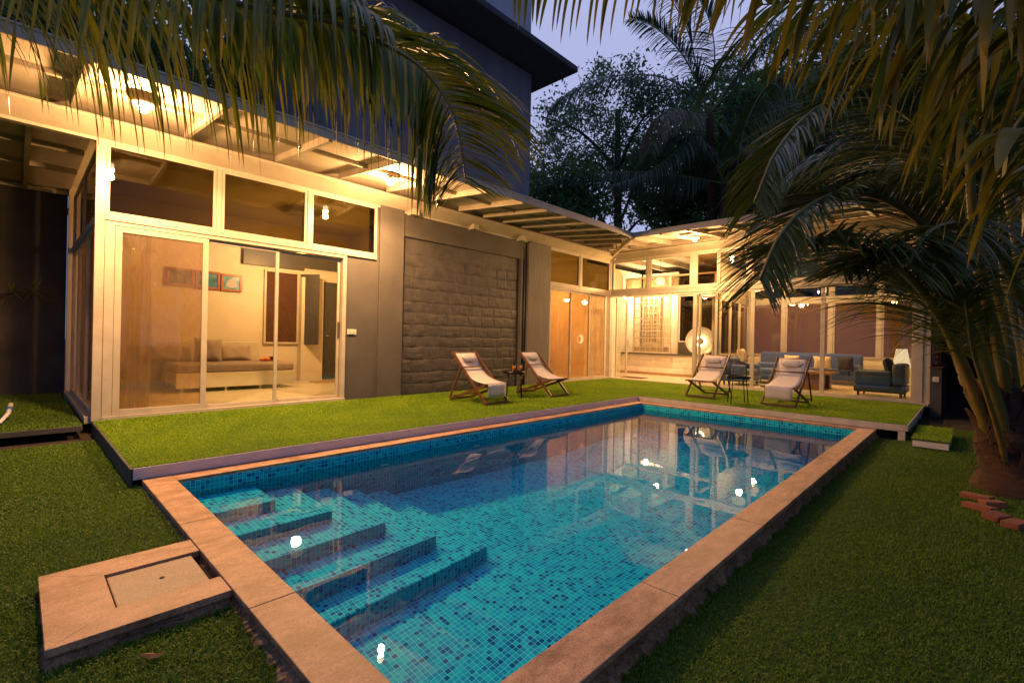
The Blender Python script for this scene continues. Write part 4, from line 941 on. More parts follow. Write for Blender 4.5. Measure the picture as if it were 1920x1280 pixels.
for x0, x1, z0, z1, p, lab in ((2.17, 2.68, 2.15, 2.54, 'paint_dark', 'wood framed dark picture, leftmost of the three above the bed'), (2.70, 3.17, 2.13, 2.53, 'paint_sea', 'wood framed picture of blue sea tones, middle one above the bed'), (3.19, 3.62, 2.12, 2.51, 'paint_shell', 'orange wood framed picture with a pale blue fan shape, rightmost above the bed')):
    pf = empty('framed_picture', (x0, 12.2, z0), lab, 'picture', 'framed pictures on the bedroom wall'); q = MB(); rect_frame(q, 'y', 12.17, x0, x1, z0, z1, .05, 0, .045); q.build('frame', 'frame_wood', pf, .004)
    MB().box(x0 + .048, x1 - .048, 12.185, 12.20, z0 + .048, z1 - .048).build('canvas', p, pf)
shl = MB(); vs = [(3.405, 12.183, 2.20)] + [(3.405 + .125 * math.cos(t), 12.183, 2.20 + .2 * math.sin(t)) for t in np.linspace(.15, math.pi - .15, 14)]
pf3 = [o for o in COL.objects if o.name.startswith('framed_picture')][-1]
MB().add(vs, [(0, i + 1, i + 2) for i in range(13)]).build('fan_motif', 'tower_pale', pf3)

# pavilion furniture
def sofa(name, x0, x1, y0, y1, back, arms, label, mt='sofa_blue', group=None, seat=.43, hb=.80, ha=.60):
    """back: '+x', '-y' or '+y' side carrying the backrest"""
    s = empty(name, ((x0 + x1) / 2, (y0 + y1) / 2, .02), label, 'sofa' if name == 'sofa' else 'armchair', group)
    soft(x0, x1, y0, y1, .14, .30, .03, 'frame', mt, s)
    bx = {'+x': (x1 - .24, x1, y0, y1), '+y': (x0, x1, y1 - .24, y1), '-y': (x0, x1, y0, y0 + .24)}[back]
    soft(*bx, .301, hb, .07, 'backrest', mt, s)
    sx = {'+x': (x0, x1 - .242, y0, y1), '+y': (x0, x1, y0, y1 - .242), '-y': (x0, x1, y0 + .242, y1)}[back]
    ax0, ax1, ay0, ay1 = sx
    if back == '+x':
        ay0 += .2 if arms[0] else 0; ay1 -= .2 if arms[1] else 0
        if arms[0]: soft(sx[0], sx[1], y0, y0 + .198, .301, ha, .06, 'arm', mt, s)
        if arms[1]: soft(sx[0], sx[1], y1 - .198, y1, .301, ha, .06, 'arm', mt, s)
        n_ = max(1, round((ay1 - ay0) / .8))
        for i in range(n_): soft(ax0 + .01, ax1, ay0 + (ay1 - ay0) * i / n_ + .005, ay0 + (ay1 - ay0) * (i + 1) / n_ - .005, .302, seat + .03, .045, 'seat', mt, s)
    else:
        ax0 += .2 if arms[0] else 0; ax1 -= .2 if arms[1] else 0
        if arms[0]: soft(x0, x0 + .198, sx[2], sx[3], .301, ha, .06, 'arm', mt, s)
        if arms[1]: soft(x1 - .198, x1, sx[2], sx[3], .301, ha, .06, 'arm', mt, s)
        soft(ax0, ax1, ay0 + .01, ay1 - .01, .302, seat + .03, .045, 'seat', mt, s)
    for x in (x0 + .08, x1 - .08):
        for y in (y0 + .08, y1 - .08): MB().lathe([(.02, .02), (.03, .14)], (x, y, 0), 10).build('leg', 'teak', s)
    return s
sofa('sofa', 16.9, 17.9, 2.35, 5.2, '+x', (1, 0), 'long blue sofa along the back windows of the pavilion', hb=.92)
sofa('armchair', 13.55, 14.9, 4.35, 5.0, '+y', (1, 1), 'blue two seat sofa standing side-on behind the folded glass door', hb=.8)
sofa('ottoman', 15.2, 16.2, 4.1, 4.8, '+x', (0, 0), 'blue low chair between the side-on sofa and the long sofa', hb=.62)
nav = sofa('armchair', 13.45, 14.45, 1.02, 1.95, '-y', (1, 1), 'dark navy armchair with sloping arm by the right end post', 'sofa_navy', hb=.80, ha=.62)
for c, w, h, rz_, mt, lab in (((14.6, 4.78, .82), .48, .44, 0, 'cushion_cream', 'cream cushion on the side-on blue sofa'), ((16.72, 4.0, .66), .42, .40, R(90), 'cushion_cream', 'cream cushion at the middle of the long blue sofa'), ((16.72, 3.2, .66), .46, .40, R(90), 'cushion_cream', 'pleated cream cushion next to the dark cushion on the long sofa'),
                              ((16.7, 2.62, .66), .42, .42, R(80), 'cushion_navy', 'dark navy cushion at the right end of the long sofa'), ((14.0, 1.36, .72), .55, .42, R(0), 'cushion_navy', 'dark navy cushion leaning in the navy armchair')):
    tag(cushion('cushion', mt, None, c, w, h, .18, R(-14) if mt else 0, 0, rz_), lab, 'cushion', 'cushions on the lounge sofas')
wt = empty('coffee_table', (14.7, 3.0, .02), 'reddish wood coffee table with solid block legs in the lounge', 'table')
MB().box(14.1, 15.4, 2.55, 3.5, .43, .475).build('tabletop', 'walnut', wt, .006)
MB().box(14.2, 14.45, 2.7, 3.35, .021, .429).build('leg', 'walnut', wt, .006); MB().box(15.05, 15.3, 2.7, 3.35, .021, .429).build('leg', 'walnut', wt, .006)
bk = empty('book', (14.6, 3.1, .476), 'open white book lying on the coffee table', 'book'); MB().box(14.5, 14.72, 2.98, 3.26, .476, .50).build('pages', 'plate_white', bk, .004)
rg2 = empty('rug', (14.6, 2.5, .021), 'pale rug under the coffee table', 'rug'); MB().box(13.9, 16.4, 1.9, 4.0, .0205, .028).build('pile', 'cushion_cream', rg2)
dm = empty('doormat', (13.6, 7.75, .02), 'dark brown doormat inside the pavilion opening', 'mat'); MB().box(13.45, 13.9, 7.35, 8.1, .0205, .034).build('pile', 'mat_brown', dm, .003)

# sockets
sk = empty('wall_socket', (4.32, 8.29, 1.24), 'white double wall socket on the charcoal wall beside the sliding door', 'socket')
MB().box(4.235, 4.41, 8.275, 8.299, 1.195, 1.29).build('plate', 'socket_white', sk, .004)
for x in (4.255, 4.33): MB().box(x, x + .06, 8.271, 8.2745, 1.21, 1.275).build('switch', 'bed_paint', sk, .002)
sk2 = empty('wall_socket', (13.0, .5, .53), 'white square socket on the dark pier by the right end post', 'socket')
MB().box(13.012, 13.029, .46, .56, .48, .58).build('plate', 'socket_white', sk2, .003); MB().box(13.008, 13.0118, .48, .54, .50, .56).build('switch', 'bed_paint', sk2, .001)
hz = empty('hose_nozzle', (-.07, 8.9, 0), 'white hose end with a blue ring lying on the side deck', 'hose')
MB().tube([(-.12, 8.55, .02), (-.05, 9.0, .07), (-.03, 9.25, .16)], [.02, .024, .028], 10).build('pipe', 'hose_white', hz); MB().tube([(-.045, 9.08, .095), (-.04, 9.14, .12)], .034, 12).build('ring', 'hose_blue', hz)

# ------------------------------------------------------------------ palms
def bez(pts, n_):
    """Catmull-Rom through pts"""
    P = [Vector(p) for p in pts]; P = [P[0] * 2 - P[1]] + P + [P[-1] * 2 - P[-2]]; out = []
    segs = len(P) - 3
    for k in range(n_):
        t = k / (n_ - 1) * segs; i = min(int(t), segs - 1); f = t - i
        a, b, c, d = P[i:i + 4]
        out.append(.5 * ((2 * b) + (-a + c) * f + (2 * a - 5 * b + 4 * c - d) * f * f + (-a + 3 * b - 3 * c + d) * f ** 3))
    return out
def frond(name, par, pts, ln, nleaf, mt, gravity=1.0, fwd=.5, w=.035, r_=.018, start=.12, gback=1.0, out=1.0, seed=0, segs=7, rmat='petiole', upn=None, lenf=None, sides=(1, -1), jit=.10, bend=None):
    """rachis through pts with leaflets on both sides; gravity bends them down"""
    rg = random.Random(seed); n_ = 40; C = bez(pts, n_)
    rc = MB().tube(C, [r_ * (1 - .8 * i / n_) for i in range(n_)], 7); ro = rc.build(name, rmat, par)
    V = []; Q = []; T = []; G = Vector((0, 0, -1))
    for k in range(nleaf):
        f = start + (1 - start) * (k + .5) / nleaf; x = f * (n_ - 1); i = min(int(x), n_ - 2); p = C[i].lerp(C[i + 1], x - i)
        d = (C[min(i + 1, n_ - 1)] - C[max(i - 1, 0)]).normalized()
        ref = Vector(upn) if upn else Vector((0, 0, 1)); sd = d.cross(ref)
        if sd.length < .2: sd = d.cross(Vector((fw.x, fw.y, 0)))
        sd.normalize()
        prof = lenf(f) if lenf else (min(1, (f - start) * 5 + .45) * (1 - .62 * max(0, (f - .45) / .55) ** 1.5))
        for s in sides:
            l = ln * prof * rg.uniform(.85, 1.1); dr = (d * (fwd + rg.uniform(-jit, jit)) + sd * s * out + ref * rg.uniform(.0, .25)).normalized()
            if bend: dr = (dr + Vector(bend) * rg.uniform(.5, 1.2)).normalized()
            g = gravity * rg.uniform(.75, 1.25) * (gback if s < 0 else 1); q = p.copy(); v = dr.copy(); step = l / segs; ww = w * rg.uniform(.75, 1.15); tone = rg.random() * .6 + .4 * rg.random() ** 3
            base = len(V); tw = rg.uniform(-.5, .5); roll = rg.uniform(-.4, .4)
            for j in range(segs + 1):
                t = j / segs; wd = ww * (min(1, .35 + t * 3.5) * (1 - t) ** .55 + .02) / 2
                nn = v.cross(G); nn = nn.normalized() if nn.length > .15 else sd
                nb = nn.cross(v).normalized(); cr_ = (nn * math.cos(roll + tw * t) + nb * math.sin(roll + tw * t))
                V.append(q + cr_ * wd); V.append(q - cr_ * wd); T += [min(1, tone + (.35 * t ** 3 if rg.random() < .8 else 0))] * 2
                v = (v + G * g * (.35 * step / max(.02, ln) * 3.2)).normalized(); q = q + v * step
            for j in range(segs): a = base + 2 * j; Q.append((a, a + 1, a + 3, a + 2))
    lf = npmesh('leaflets', [tuple(v) for v in V], Q, mt, None, tone=T, smooth=True); parent(lf, ro); return ro

# overhead coconut palm on the left (trunk outside the frame)
op = empty('coconut_palm', (-3.4, 2.6, -.2), 'near coconut palm whose long fronds hang over the left roof', 'palm tree')
tk = [(-3.4, 2.6, -.2), (-3.3, 2.7, 1.5), (-3.05, 2.85, 3.2), (-2.9, 2.9, 4.3)]
MB().tube(bez(tk, 14), [.22 - .006 * i for i in range(14)], 14).build('trunk', 'palm_bark', op)
crown = Vector((-2.9, 2.9, 4.3))
T1 = [at(u, v, d) for u, v, d in ((60, -95, 2.35), (300, -30, 2.4), (500, 22, 2.45), (621, 43, 2.5), (710, 79, 2.55), (782, 121, 2.6), (828, 174, 2.62), (852, 222, 2.64), (866, 285, 2.62), (874, 345, 2.6))]
frond('frond', op, [crown, crown.lerp(T1[0], .5) + Vector((0, 0, .35))] + T1, .80, 165, 'palm_leaf', gravity=3.2, fwd=.42, w=.027, r_=.022, start=.30, out=.75, seed=3, lenf=lambda f: (.80 if f < .35 else 1.0) * (1 - .72 * max(0, (f - .66) / .34)), rmat='petiole_orange', segs=9, upn=tuple(Vector((0, 0, .6)) - fw * .8), gback=.42)
T2 = [at(u, v, d) for u, v, d in ((-260, -260, 2.3), (-60, -170, 2.25), (120, -120, 2.25), (300, -90, 2.3), (470, -60, 2.4), (620, -10, 2.5), (720, 60, 2.6))]
frond('frond', op, [crown, crown.lerp(T2[0], .5) + Vector((0, 0, .4))] + T2, .98, 120, 'palm_leaf', gravity=2.6, fwd=.25, w=.030, r_=.022, start=.25, out=.8, seed=8, lenf=lambda f: 1.0 if f < .7 else 1 - (f - .7) * 2, segs=9, bend=(-.12, -.12, -.25))
T3 = [at(u, v, d) for u, v, d in ((-300, -60, 2.8), (-150, -90, 2.7), (0, -100, 2.7), (160, -95, 2.8), (330, -70, 2.9), (520, -40, 3.0), (700, 20, 3.1), (820, 95, 3.2))]
frond('frond', op, [crown, crown.lerp(T3[0], .5) + Vector((0, 0, .2))] + T3, .95, 120, 'palm_leaf_dark', gravity=2.2, fwd=.5, w=.028, r_=.02, start=.22, out=.8, seed=12, segs=8)

# palm over the upper right corner, very near
rp = empty('coconut_palm', (2.6, -2.2, -.25), 'near coconut palm with curved orange lit leaflets drooping in the upper right corner', 'palm tree')
MB().tube(bez([(2.6, -2.2, -.25), (2.5, -2.1, 1.2), (2.55, -2.0, 2.6), (2.6, -1.9, 3.6)], 12), [.2 - .006 * i for i in range(12)], 14).build('trunk', 'palm_bark', rp)
cr2 = Vector((2.6, -1.9, 3.6))
def fr2(px, ln, nl, seed, mt='palm_leaf_lamplit', **kw):
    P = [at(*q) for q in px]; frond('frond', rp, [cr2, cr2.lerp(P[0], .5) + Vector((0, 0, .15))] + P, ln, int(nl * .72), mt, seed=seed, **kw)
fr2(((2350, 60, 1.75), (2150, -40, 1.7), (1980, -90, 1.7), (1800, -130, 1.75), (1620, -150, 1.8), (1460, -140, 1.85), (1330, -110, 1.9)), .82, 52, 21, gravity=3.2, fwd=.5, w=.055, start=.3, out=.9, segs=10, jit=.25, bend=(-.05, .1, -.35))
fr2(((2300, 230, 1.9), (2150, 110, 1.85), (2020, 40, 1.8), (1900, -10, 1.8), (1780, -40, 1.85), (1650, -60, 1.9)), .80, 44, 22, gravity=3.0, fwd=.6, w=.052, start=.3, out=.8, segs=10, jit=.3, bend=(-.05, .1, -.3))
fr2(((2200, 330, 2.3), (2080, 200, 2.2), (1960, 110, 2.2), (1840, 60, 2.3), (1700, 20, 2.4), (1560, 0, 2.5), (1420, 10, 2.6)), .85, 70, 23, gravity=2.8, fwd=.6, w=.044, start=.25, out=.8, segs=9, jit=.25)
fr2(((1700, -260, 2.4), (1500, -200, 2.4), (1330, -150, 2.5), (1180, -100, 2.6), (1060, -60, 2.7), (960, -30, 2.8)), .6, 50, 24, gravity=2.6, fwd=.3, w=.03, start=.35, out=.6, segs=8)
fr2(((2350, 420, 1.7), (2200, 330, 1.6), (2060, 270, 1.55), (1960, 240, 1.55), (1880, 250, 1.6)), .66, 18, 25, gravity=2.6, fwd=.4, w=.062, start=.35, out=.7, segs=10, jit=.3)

# the short palm on the lawn at the right
yp = empty('young_palm', (6.95, -.33, -.25), 'young coconut palm with thick green stalks rising from a fibrous base on the lawn', 'palm tree')
b0 = Vector((6.95, -.36, -.27))
tk = MB(); pr = []
rg_ = random.Random(5); V = []; Q = []; nn_ = 26; kk = 22
for i in range(kk + 1):
    t = i / kk; c = b0 + Vector((0, 0, 1.15 * t)) + rt * (-.26 * t); rad = .28 - .12 * t + .02 * math.sin(t * 17) + .05 * max(0, 1 - t * 6)
    for k in range(nn_):
        a = 2 * math.pi * k / nn_; q = rad * (1 + .10 * math.sin(a * 5 + i * .9) + rg_.uniform(-.05, .05)); V.append(c + Vector((math.cos(a) * q, math.sin(a) * q, 0)))
for i in range(kk):
    for k in range(nn_): a, b = i * nn_ + k, i * nn_ + (k + 1) % nn_; Q.append((a, b, b + nn_, a + nn_))
npmesh('trunk', [tuple(v) for v in V], Q, 'palm_bark', yp, smooth=True)
fb = MB()
for k in range(60):
    a = rg_.uniform(0, 6.28); h = rg_.uniform(.1, 1.15); p = b0 + Vector((math.cos(a) * .21, math.sin(a) * .21, h)); p += rt * (-.226 * h)
    q = p + Vector((math.cos(a) * rg_.uniform(.02, .12), math.sin(a) * rg_.uniform(.02, .12), rg_.uniform(-.2, .25))); r2 = q + Vector((rg_.uniform(-.1, .1), rg_.uniform(-.1, .1), rg_.uniform(-.12, .1)))
    fb.tube([p, q, r2], [.007, .005, .002], 4, False)
fbo = fb.build('fibres', 'palm_bark', yp); fbo['kind'] = 'stuff'
def fr3(px, ln, nl, seed, r_=.06, mt='palm_leaf_dark', **kw):
    nl = int(nl * 1.5); kw['w'] *= .78; P = [at(*q) for q in px]; kw.setdefault('start', .38); frond('frond', yp, P, ln, nl, mt, seed=seed, r_=r_, **kw)
fr3(((1862, 880, 4.83), (1845, 790, 4.76), (1812, 700, 4.62), (1770, 610, 4.42), (1715, 530, 4.21), (1640, 475, 3.93), (1560, 450, 3.73), (1500, 455, 3.59)), 1.35, 110, 31, gravity=.9, fwd=.75, w=.036, out=.7, rmat='petiole_orange')
fr3(((1900, 870, 4.83), (1880, 760, 4.76), (1850, 640, 4.62), (1800, 520, 4.35), (1720, 410, 4.07), (1620, 360, 3.79), (1530, 380, 3.59), (1465, 440, 3.45), (1425, 525, 3.38)), 1.0, 130, 32, gravity=.45, fwd=.9, w=.030, out=.75, start=.42, rmat='petiole')
fr3(((1905, 880, 4.76), (1895, 780, 4.69), (1868, 640, 4.55), (1836, 500, 4.42), (1822, 380, 4.28), (1812, 250, 4.14), (1770, 150, 4.00), (1690, 100, 3.86), (1600, 120, 3.73)), 1.2, 110, 33, gravity=1.0, fwd=.7, w=.034, out=.7, start=.42)
fr3(((1875, 890, 4.90), (1850, 800, 4.97), (1815, 730, 5.04), (1790, 660, 5.17), (1760, 590, 5.38), (1700, 530, 5.59), (1620, 490, 5.80), (1530, 470, 6.00)), 1.4, 90, 34, gravity=1.2, fwd=.6, w=.036, out=.8, start=.4)
fr3(((1930, 870, 4.83), (1925, 740, 4.83), (1900, 600, 4.90), (1880, 470, 4.97), (1880, 350, 5.04), (1850, 250, 5.11), (1780, 200, 5.17), (1690, 230, 5.24)), 1.3, 90, 35, gravity=1.1, fwd=.6, w=.036, out=.8, start=.42)
fr3(((1925, 880, 4.69), (1935, 760, 4.55), (1930, 620, 4.35), (1890, 500, 4.07), (1820, 430, 3.73), (1750, 430, 3.45), (1700, 500, 3.31)), 1.0, 80, 36, gravity=1.2, fwd=.6, w=.034, out=.7, start=.45)
fr3(((1935, 880, 4.83), (1960, 750, 4.97), (1985, 600, 5.11), (1960, 450, 5.24), (1900, 350, 5.38), (1800, 310, 5.52), (1690, 330, 5.66)), 1.5, 90, 37, gravity=1.3, fwd=.5, w=.038, out=.8, start=.4)
fr3(((1890, 890, 4.69), (1875, 820, 4.55), (1850, 740, 4.35), (1825, 660, 4.14), (1815, 600, 4.00), (1808, 560, 3.93)), .8, 26, 38, gravity=2.0, fwd=.6, w=.04, out=.5, start=.55, r_=.03, mt='palm_leaf', rmat='petiole_orange')
fr3(((1915, 880, 4.8), (1905, 760, 4.75), (1880, 600, 4.65), (1830, 420, 4.5), (1750, 260, 4.3), (1640, 180, 4.1), (1540, 200, 3.95), (1460, 280, 3.85), (1415, 380, 3.8)), 1.05, 110, 41, gravity=.8, fwd=.8, w=.034, out=.75, start=.4)
fr3(((1910, 880, 4.9), (1890, 740, 5.0), (1850, 560, 5.1), (1790, 400, 5.2), (1700, 300, 5.3), (1600, 280, 5.4), (1500, 320, 5.5), (1430, 400, 5.6)), 1.2, 100, 42, gravity=.9, fwd=.7, w=.036, out=.8, start=.4)
fr3(((1930, 880, 4.8), (1930, 720, 4.8), (1915, 520, 4.8), (1880, 320, 4.8), (1810, 150, 4.8), (1700, 50, 4.8), (1580, 30, 4.8), (1480, 90, 4.8)), 1.2, 100, 43, gravity=1.0, fwd=.7, w=.036, out=.8, start=.42)
fr3(((1900, 870, 4.7), (1870, 760, 4.6), (1835, 650, 4.45), (1790, 560, 4.3), (1730, 500, 4.1), (1650, 480, 3.9), (1580, 510, 3.8)), .85, 90, 44, gravity=.6, fwd=.85, w=.030, out=.75, start=.48)
fl_ = MB()
for k in range(22):
    a = rg_.uniform(0, 6.28); h0 = rg_.uniform(.05, .75); c = b0 + rt * (-.226 * h0) + Vector((0, 0, h0)); o_ = Vector((math.cos(a), math.sin(a), 0)); sd = Vector((-math.sin(a), math.cos(a), 0)); r1 = .27 - .10 * h0; hh = rg_.uniform(.22, .42); wv = rg_.uniform(.05, .10)
    rows = []
    for j in range(5):
        t = j / 4; p = c + o_ * (r1 + .05 * t * t) + Vector((0, 0, hh * t)) + rt * (-.226 * hh * t); ww = wv * (1 - t) ** .7 + .006; rows += [p - sd * ww - o_ * .02, p + o_ * .012, p + sd * ww - o_ * .02]
    fl_.add(rows, [(3 * j + q, 3 * j + q + 1, 3 * j + q + 4, 3 * j + q + 3) for j in range(4) for q in range(2)], True)
flo = fl_.build('sheaths', 'palm_bark', yp); flo['kind'] = 'stuff'
# broken red bricks around the foot of the palm
for k, (u, v, l, a) in enumerate(((1832, 900, .22, 30), (1838, 920, .22, 18), (1868, 936, .22, -65), (1905, 950, .24, -60), (1862, 912, .16, 80))):
    d = 1.42 * 895.4 / (v - 618); p = at(u, v, d)
    bb = MB().box(-l / 2, l / 2, -.055, .055, 0, .05).build('brick', 'brick_red', None, .006); bb.location = (p.x, p.y, -.245); bb.rotation_euler = (R(4 * (k % 3)), R(3), R(a + 40))
    tag(bb, ['flat red brick nearest the pool at the foot of the young palm', 'red brick lying in front of the palm foot, second from the pool', 'red brick tipped in the soil at the palm base', 'long red brick at the frame edge beside the palm', 'short broken red brick against the palm trunk'][k], 'brick', 'red bricks around the palm foot')
for k, (x, y) in enumerate(((9.6, -.2), (8.6, -.35), (0.42, 2.45))):
    lf_ = MB().add([(-.05, 0, .012), (-.02, -.016, .0), (.02, -.018, .006), (.055, 0, .018), (.02, .014, .004), (-.02, .016, .002), (0, 0, .012)], [(0, 1, 6), (1, 2, 6), (2, 3, 6), (3, 4, 6), (4, 5, 6), (5, 0, 6)]).build('fallen_leaf', 'dry_leaf', None); lf_.location = (x, y, ground_z(x, y) + .022); lf_.rotation_euler.z = k * 1.3
    tag(lf_, ['dry brown leaf on the lawn near the garden step', 'dry brown leaf on the lawn between the step and the young palm', 'dry leaf on the dark lawn below the pit cover'][k], 'leaf', 'dry leaves fallen on the lawn')

# ------------------------------------------------------------------ leafy trees, shrubs
def crown_mesh(name, R_, nclump, per, size, seed, squash=(1, 1, .85), hollow=.35, droop=0.0):
    rg = np.random.default_rng(seed); V = []; T = []
    d = rg.normal(size=(nclump, 3)); d /= np.linalg.norm(d, axis=1)[:, None]; rad = R_ * (hollow + (1 - hollow) * rg.random(nclump) ** .5) * (.8 + .35 * np.sin(d[:, 0] * 5 + seed) * np.sin(d[:, 2] * 4 + 1 + d[:, 1] * 3))
    C = d * rad[:, None] * np.array(squash); cs = rg.uniform(.10, .26, nclump) * R_ * .75
    P = np.repeat(C, per, 0) + rg.normal(size=(nclump * per, 3)) * np.repeat(cs, per)[:, None] * np.array([.6, .6, .45])
    n = len(P); a = rg.normal(size=(n, 3)); a[:, 2] -= droop; a /= np.linalg.norm(a, axis=1)[:, None]; b = np.cross(a, rg.normal(size=(n, 3))); b /= np.linalg.norm(b, axis=1)[:, None]
    s = size * rg.uniform(.6, 1.3, n)[:, None]; A = a * s; B = b * s * .42
    V = np.stack([P - A, P + B, P + A, P - B], 1).reshape(-1, 3); Q = np.arange(n * 4).reshape(-1, 4); T = np.repeat(np.clip(np.repeat(rg.random(nclump), per) * .6 + rg.random(n) * .4, 0, 1), 4)
    return V, Q, T
CM = {}
def tree(x, y, h, R_, label, kind='tree_leaf', var=0, cat='tree', name='leafy_tree', ncl=300, per=52, size=.034, grp='leafy trees behind the house', sq=(1, 1, .85)):
    t = empty(name, (x, y, -.2), label, cat, grp); rg = random.Random(int(x * 31 + y * 7)); top = Vector((x, y, h - R_ * .4))
    mb = MB(); mb.tube(bez([(x, y, -.2), (x + rg.uniform(-.3, .3), y + rg.uniform(-.3, .3), h * .35), tuple(top)], 10), [.16 * h / 7 * (1 - .07 * i) for i in range(10)], 9)
    for k in range(9):
        a = rg.uniform(0, 6.28); z0 = h * rg.uniform(.35, .75); s = Vector((x, y, z0)); e = s + Vector((math.cos(a), math.sin(a), rg.uniform(.3, .9))) * R_ * rg.uniform(.5, .95); mid = s.lerp(e, .5) + Vector((0, 0, R_ * .12)); mb.tube(bez([s, mid, e], 7), [.05 * h / 7 * (1 - .12 * i) for i in range(7)], 6)
    mb.build('trunk', 'tree_bark', t)
    if kind == 'tree_leaf_pale': ncl, per, size = 300, 60, .022
    key = (kind, var, ncl, per, size, sq)
    if key not in CM:
        V, Q, T = crown_mesh('crown', 1.0, ncl, per, size, 100 + var, sq); o = npmesh('crown', V, Q, kind, None, tone=T); CM[key] = o.data; bpy.data.objects.remove(o)
    o = bpy.data.objects.new('crown', CM[key]); COL.objects.link(o); o.parent = t; o.location = (0, 0, h - R_ * .75 + .2); o.scale = (R_, R_, R_ * 1.05); o.rotation_euler.z = rg.uniform(0, 6.28)
    return t
def pp(u, v, d): q = at(u, v, d); return q.x, q.y
TR = [ # u, depth, height, radius, kind, var, label
 (1150, 24, 14.6, 4.6, 'tree_leaf_pale', 0, 'airy pale leafed tree against the dusk sky right of the tower ledge', 170, 34),
 (1030, 22, 9.6, 3.4, 'tree_leaf', 1, 'bushy dark tree just right of the tower corner', 300, 50),
 (1290, 26, 13.6, 4.6, 'tree_leaf', 2, 'large dark tree behind the pavilion roof corner', 300, 50),
 (1420, 24, 12.0, 5.0, 'tree_leaf', 0, 'broad dark tree over the middle of the pavilion', 300, 50),
 (1600, 22, 12.0, 5.0, 'tree_leaf', 1, 'broad dark tree over the right half of the pavilion', 300, 50),
 (1800, 20, 11.5, 5.0, 'tree_leaf', 2, 'big dark tree behind the young palm', 300, 50),
 (2000, 18, 11.0, 5.0, 'tree_leaf', 0, 'dark tree at the right edge of the garden', 300, 50),
 (1440, 30, 19.0, 6.5, 'tree_leaf', 2, 'tallest dark tree above the middle of the pavilion', 300, 50),
 (1640, 27, 18.5, 6.5, 'tree_leaf', 0, 'tall dark tree rising behind the right half of the pavilion', 300, 50),
 (1840, 24, 17.0, 6.0, 'tree_leaf', 1, 'tall dark tree rising behind the young palm', 300, 50),
 (1390, 29, 17.5, 5.2, 'tree_leaf', 1, 'dark tree standing behind the frond crowned palm', 300, 50),
 (1180, 17, 5.9, 2.2, 'tree_leaf', 2, 'low dark tree close behind the inner roof corner', 300, 50),
 (1330, 17.5, 6.2, 2.5, 'tree_leaf', 1, 'low dark tree close behind the pavilion fascia', 300, 50),
 (1500, 17.5, 6.6, 2.7, 'tree_leaf', 0, 'low dark tree close behind the pavilion, half hidden by palm fronds', 300, 50)]
for u, d, h, r_, kd, var, lab, ncl, per in TR:
    x, y = pp(u, 600, d)
    if 12.5 < x < 19.8 and y < 12.5: x, y = pp(u, 600, d * 19.9 / x + r_ * .5)
    tree(x, y, h, r_, lab, kd, var, ncl=ncl, per=per)
for k, (x, y, h, r_) in enumerate(((-3.5, 17, 11, 3.6), (0.5, 18.5, 11.5, 3.8), (3.6, 17.5, 10.5, 3.2), (-7, 15, 11, 3.8))):
    tree(x, y, h, r_, ['dark tree behind the roof above the courtyard, left of the first lamp', 'dark tree behind the roof directly above the left sliding doors', 'dark tree behind the roof just left of the tower', 'dark tree behind the roof at the far left edge'][k], 'tree_leaf', k % 3)
# hedge row of dark shrubs closing the garden at the right
for k, (x, y, h, r_) in enumerate(((13.5, -1.3, 2.6, 1.3), (12.4, -2.6, 3.0, 1.5), (11.0, -3.7, 3.0, 1.6), (15.5, -1.6, 3.4, 1.7), (9.4, -4.2, 3.2, 1.6), (17.5, -1.2, 4.6, 2.2), (14.0, -4.2, 4.8, 2.4))):
    tree(x, y, h, r_, ['dark shrub right beside the pavilion pier', 'dark shrub behind the stalks of the young palm', 'dark shrub just right of the young palm stalks', 'taller dark shrub behind the pavilion pier', 'dark shrub at the right edge past the young palm', 'tall dark bush beyond the pavilion end wall', 'tall dark bush above the shrubs behind the young palm'][k], 'shrub_leaf', k % 2 + 5, 'shrub', 'garden_shrub', 260, 50, .05, 'dark shrubs along the right side of the garden', (1, 1, 1))
bwl = empty('boundary_wall', (20, -8, -.2), 'dark compound wall behind the shrubs on the right of the garden', 'wall')
MB().box(5.0, 23.8, -8.2, -8.0, -.3, 2.3).build('wall', 'court_paint', bwl); MB().box(23.8, 24.0, -8.2, 20.0, -.3, 2.3).build('wall', 'court_paint', bwl)
gwl = empty('garden_wall', (20.0, 9, -.2), 'green painted garden wall seen through the dark window behind the dish lamp', 'wall')
MB().box(20.0, 20.15, 7.2, 11.5, -.2, 2.1).build('wall', 'garden_green', gwl)
MB().box(19.97, 20.18, 7.2, 11.5, 2.101, 2.16).build('coping', 'court_paint', gwl)
for k, (x, y, h, r_) in enumerate(((21.5, 9.0, 5.0, 2.4), (21.3, 5.5, 5.2, 2.5), (21.0, 2.2, 4.6, 2.3), (20.6, -1.0, 4.6, 2.3), (11.9, -1.9, 1.7, .95), (15.0, -2.9, 4.2, 2.0), (10.2, -5.5, 4.5, 2.4), (20.9, .5, 4.8, 2.0), (16.6, -.75, 3.4, 1.15))):
    tree(x, y, h, r_, ['dark bush behind the green garden wall', 'dark bush outside the back windows at the lounge corner', 'dark bush outside the middle of the back windows', 'dark bush outside the back windows beyond the navy armchair', 'low dark shrub between the garden step and the young palm', 'dark bush behind the shrub beside the pavilion pier', 'dark bush rising at the right edge behind the garden shrubs', 'dark bush straight beyond the pier of the pavilion', 'narrow dark bush along the end wall of the pavilion'][k], 'shrub_leaf' if k > 3 else 'tree_leaf', k % 2 + 5, 'shrub', 'garden_shrub', 420, 60, .05, 'dark bushes around the pavilion', (1, 1, 1))
wc = empty('wall_creeper', (.2, 12.3, 1.8), 'small spiky plant growing from the courtyard wall', 'plant'); mb = MB(); rg = random.Random(4)
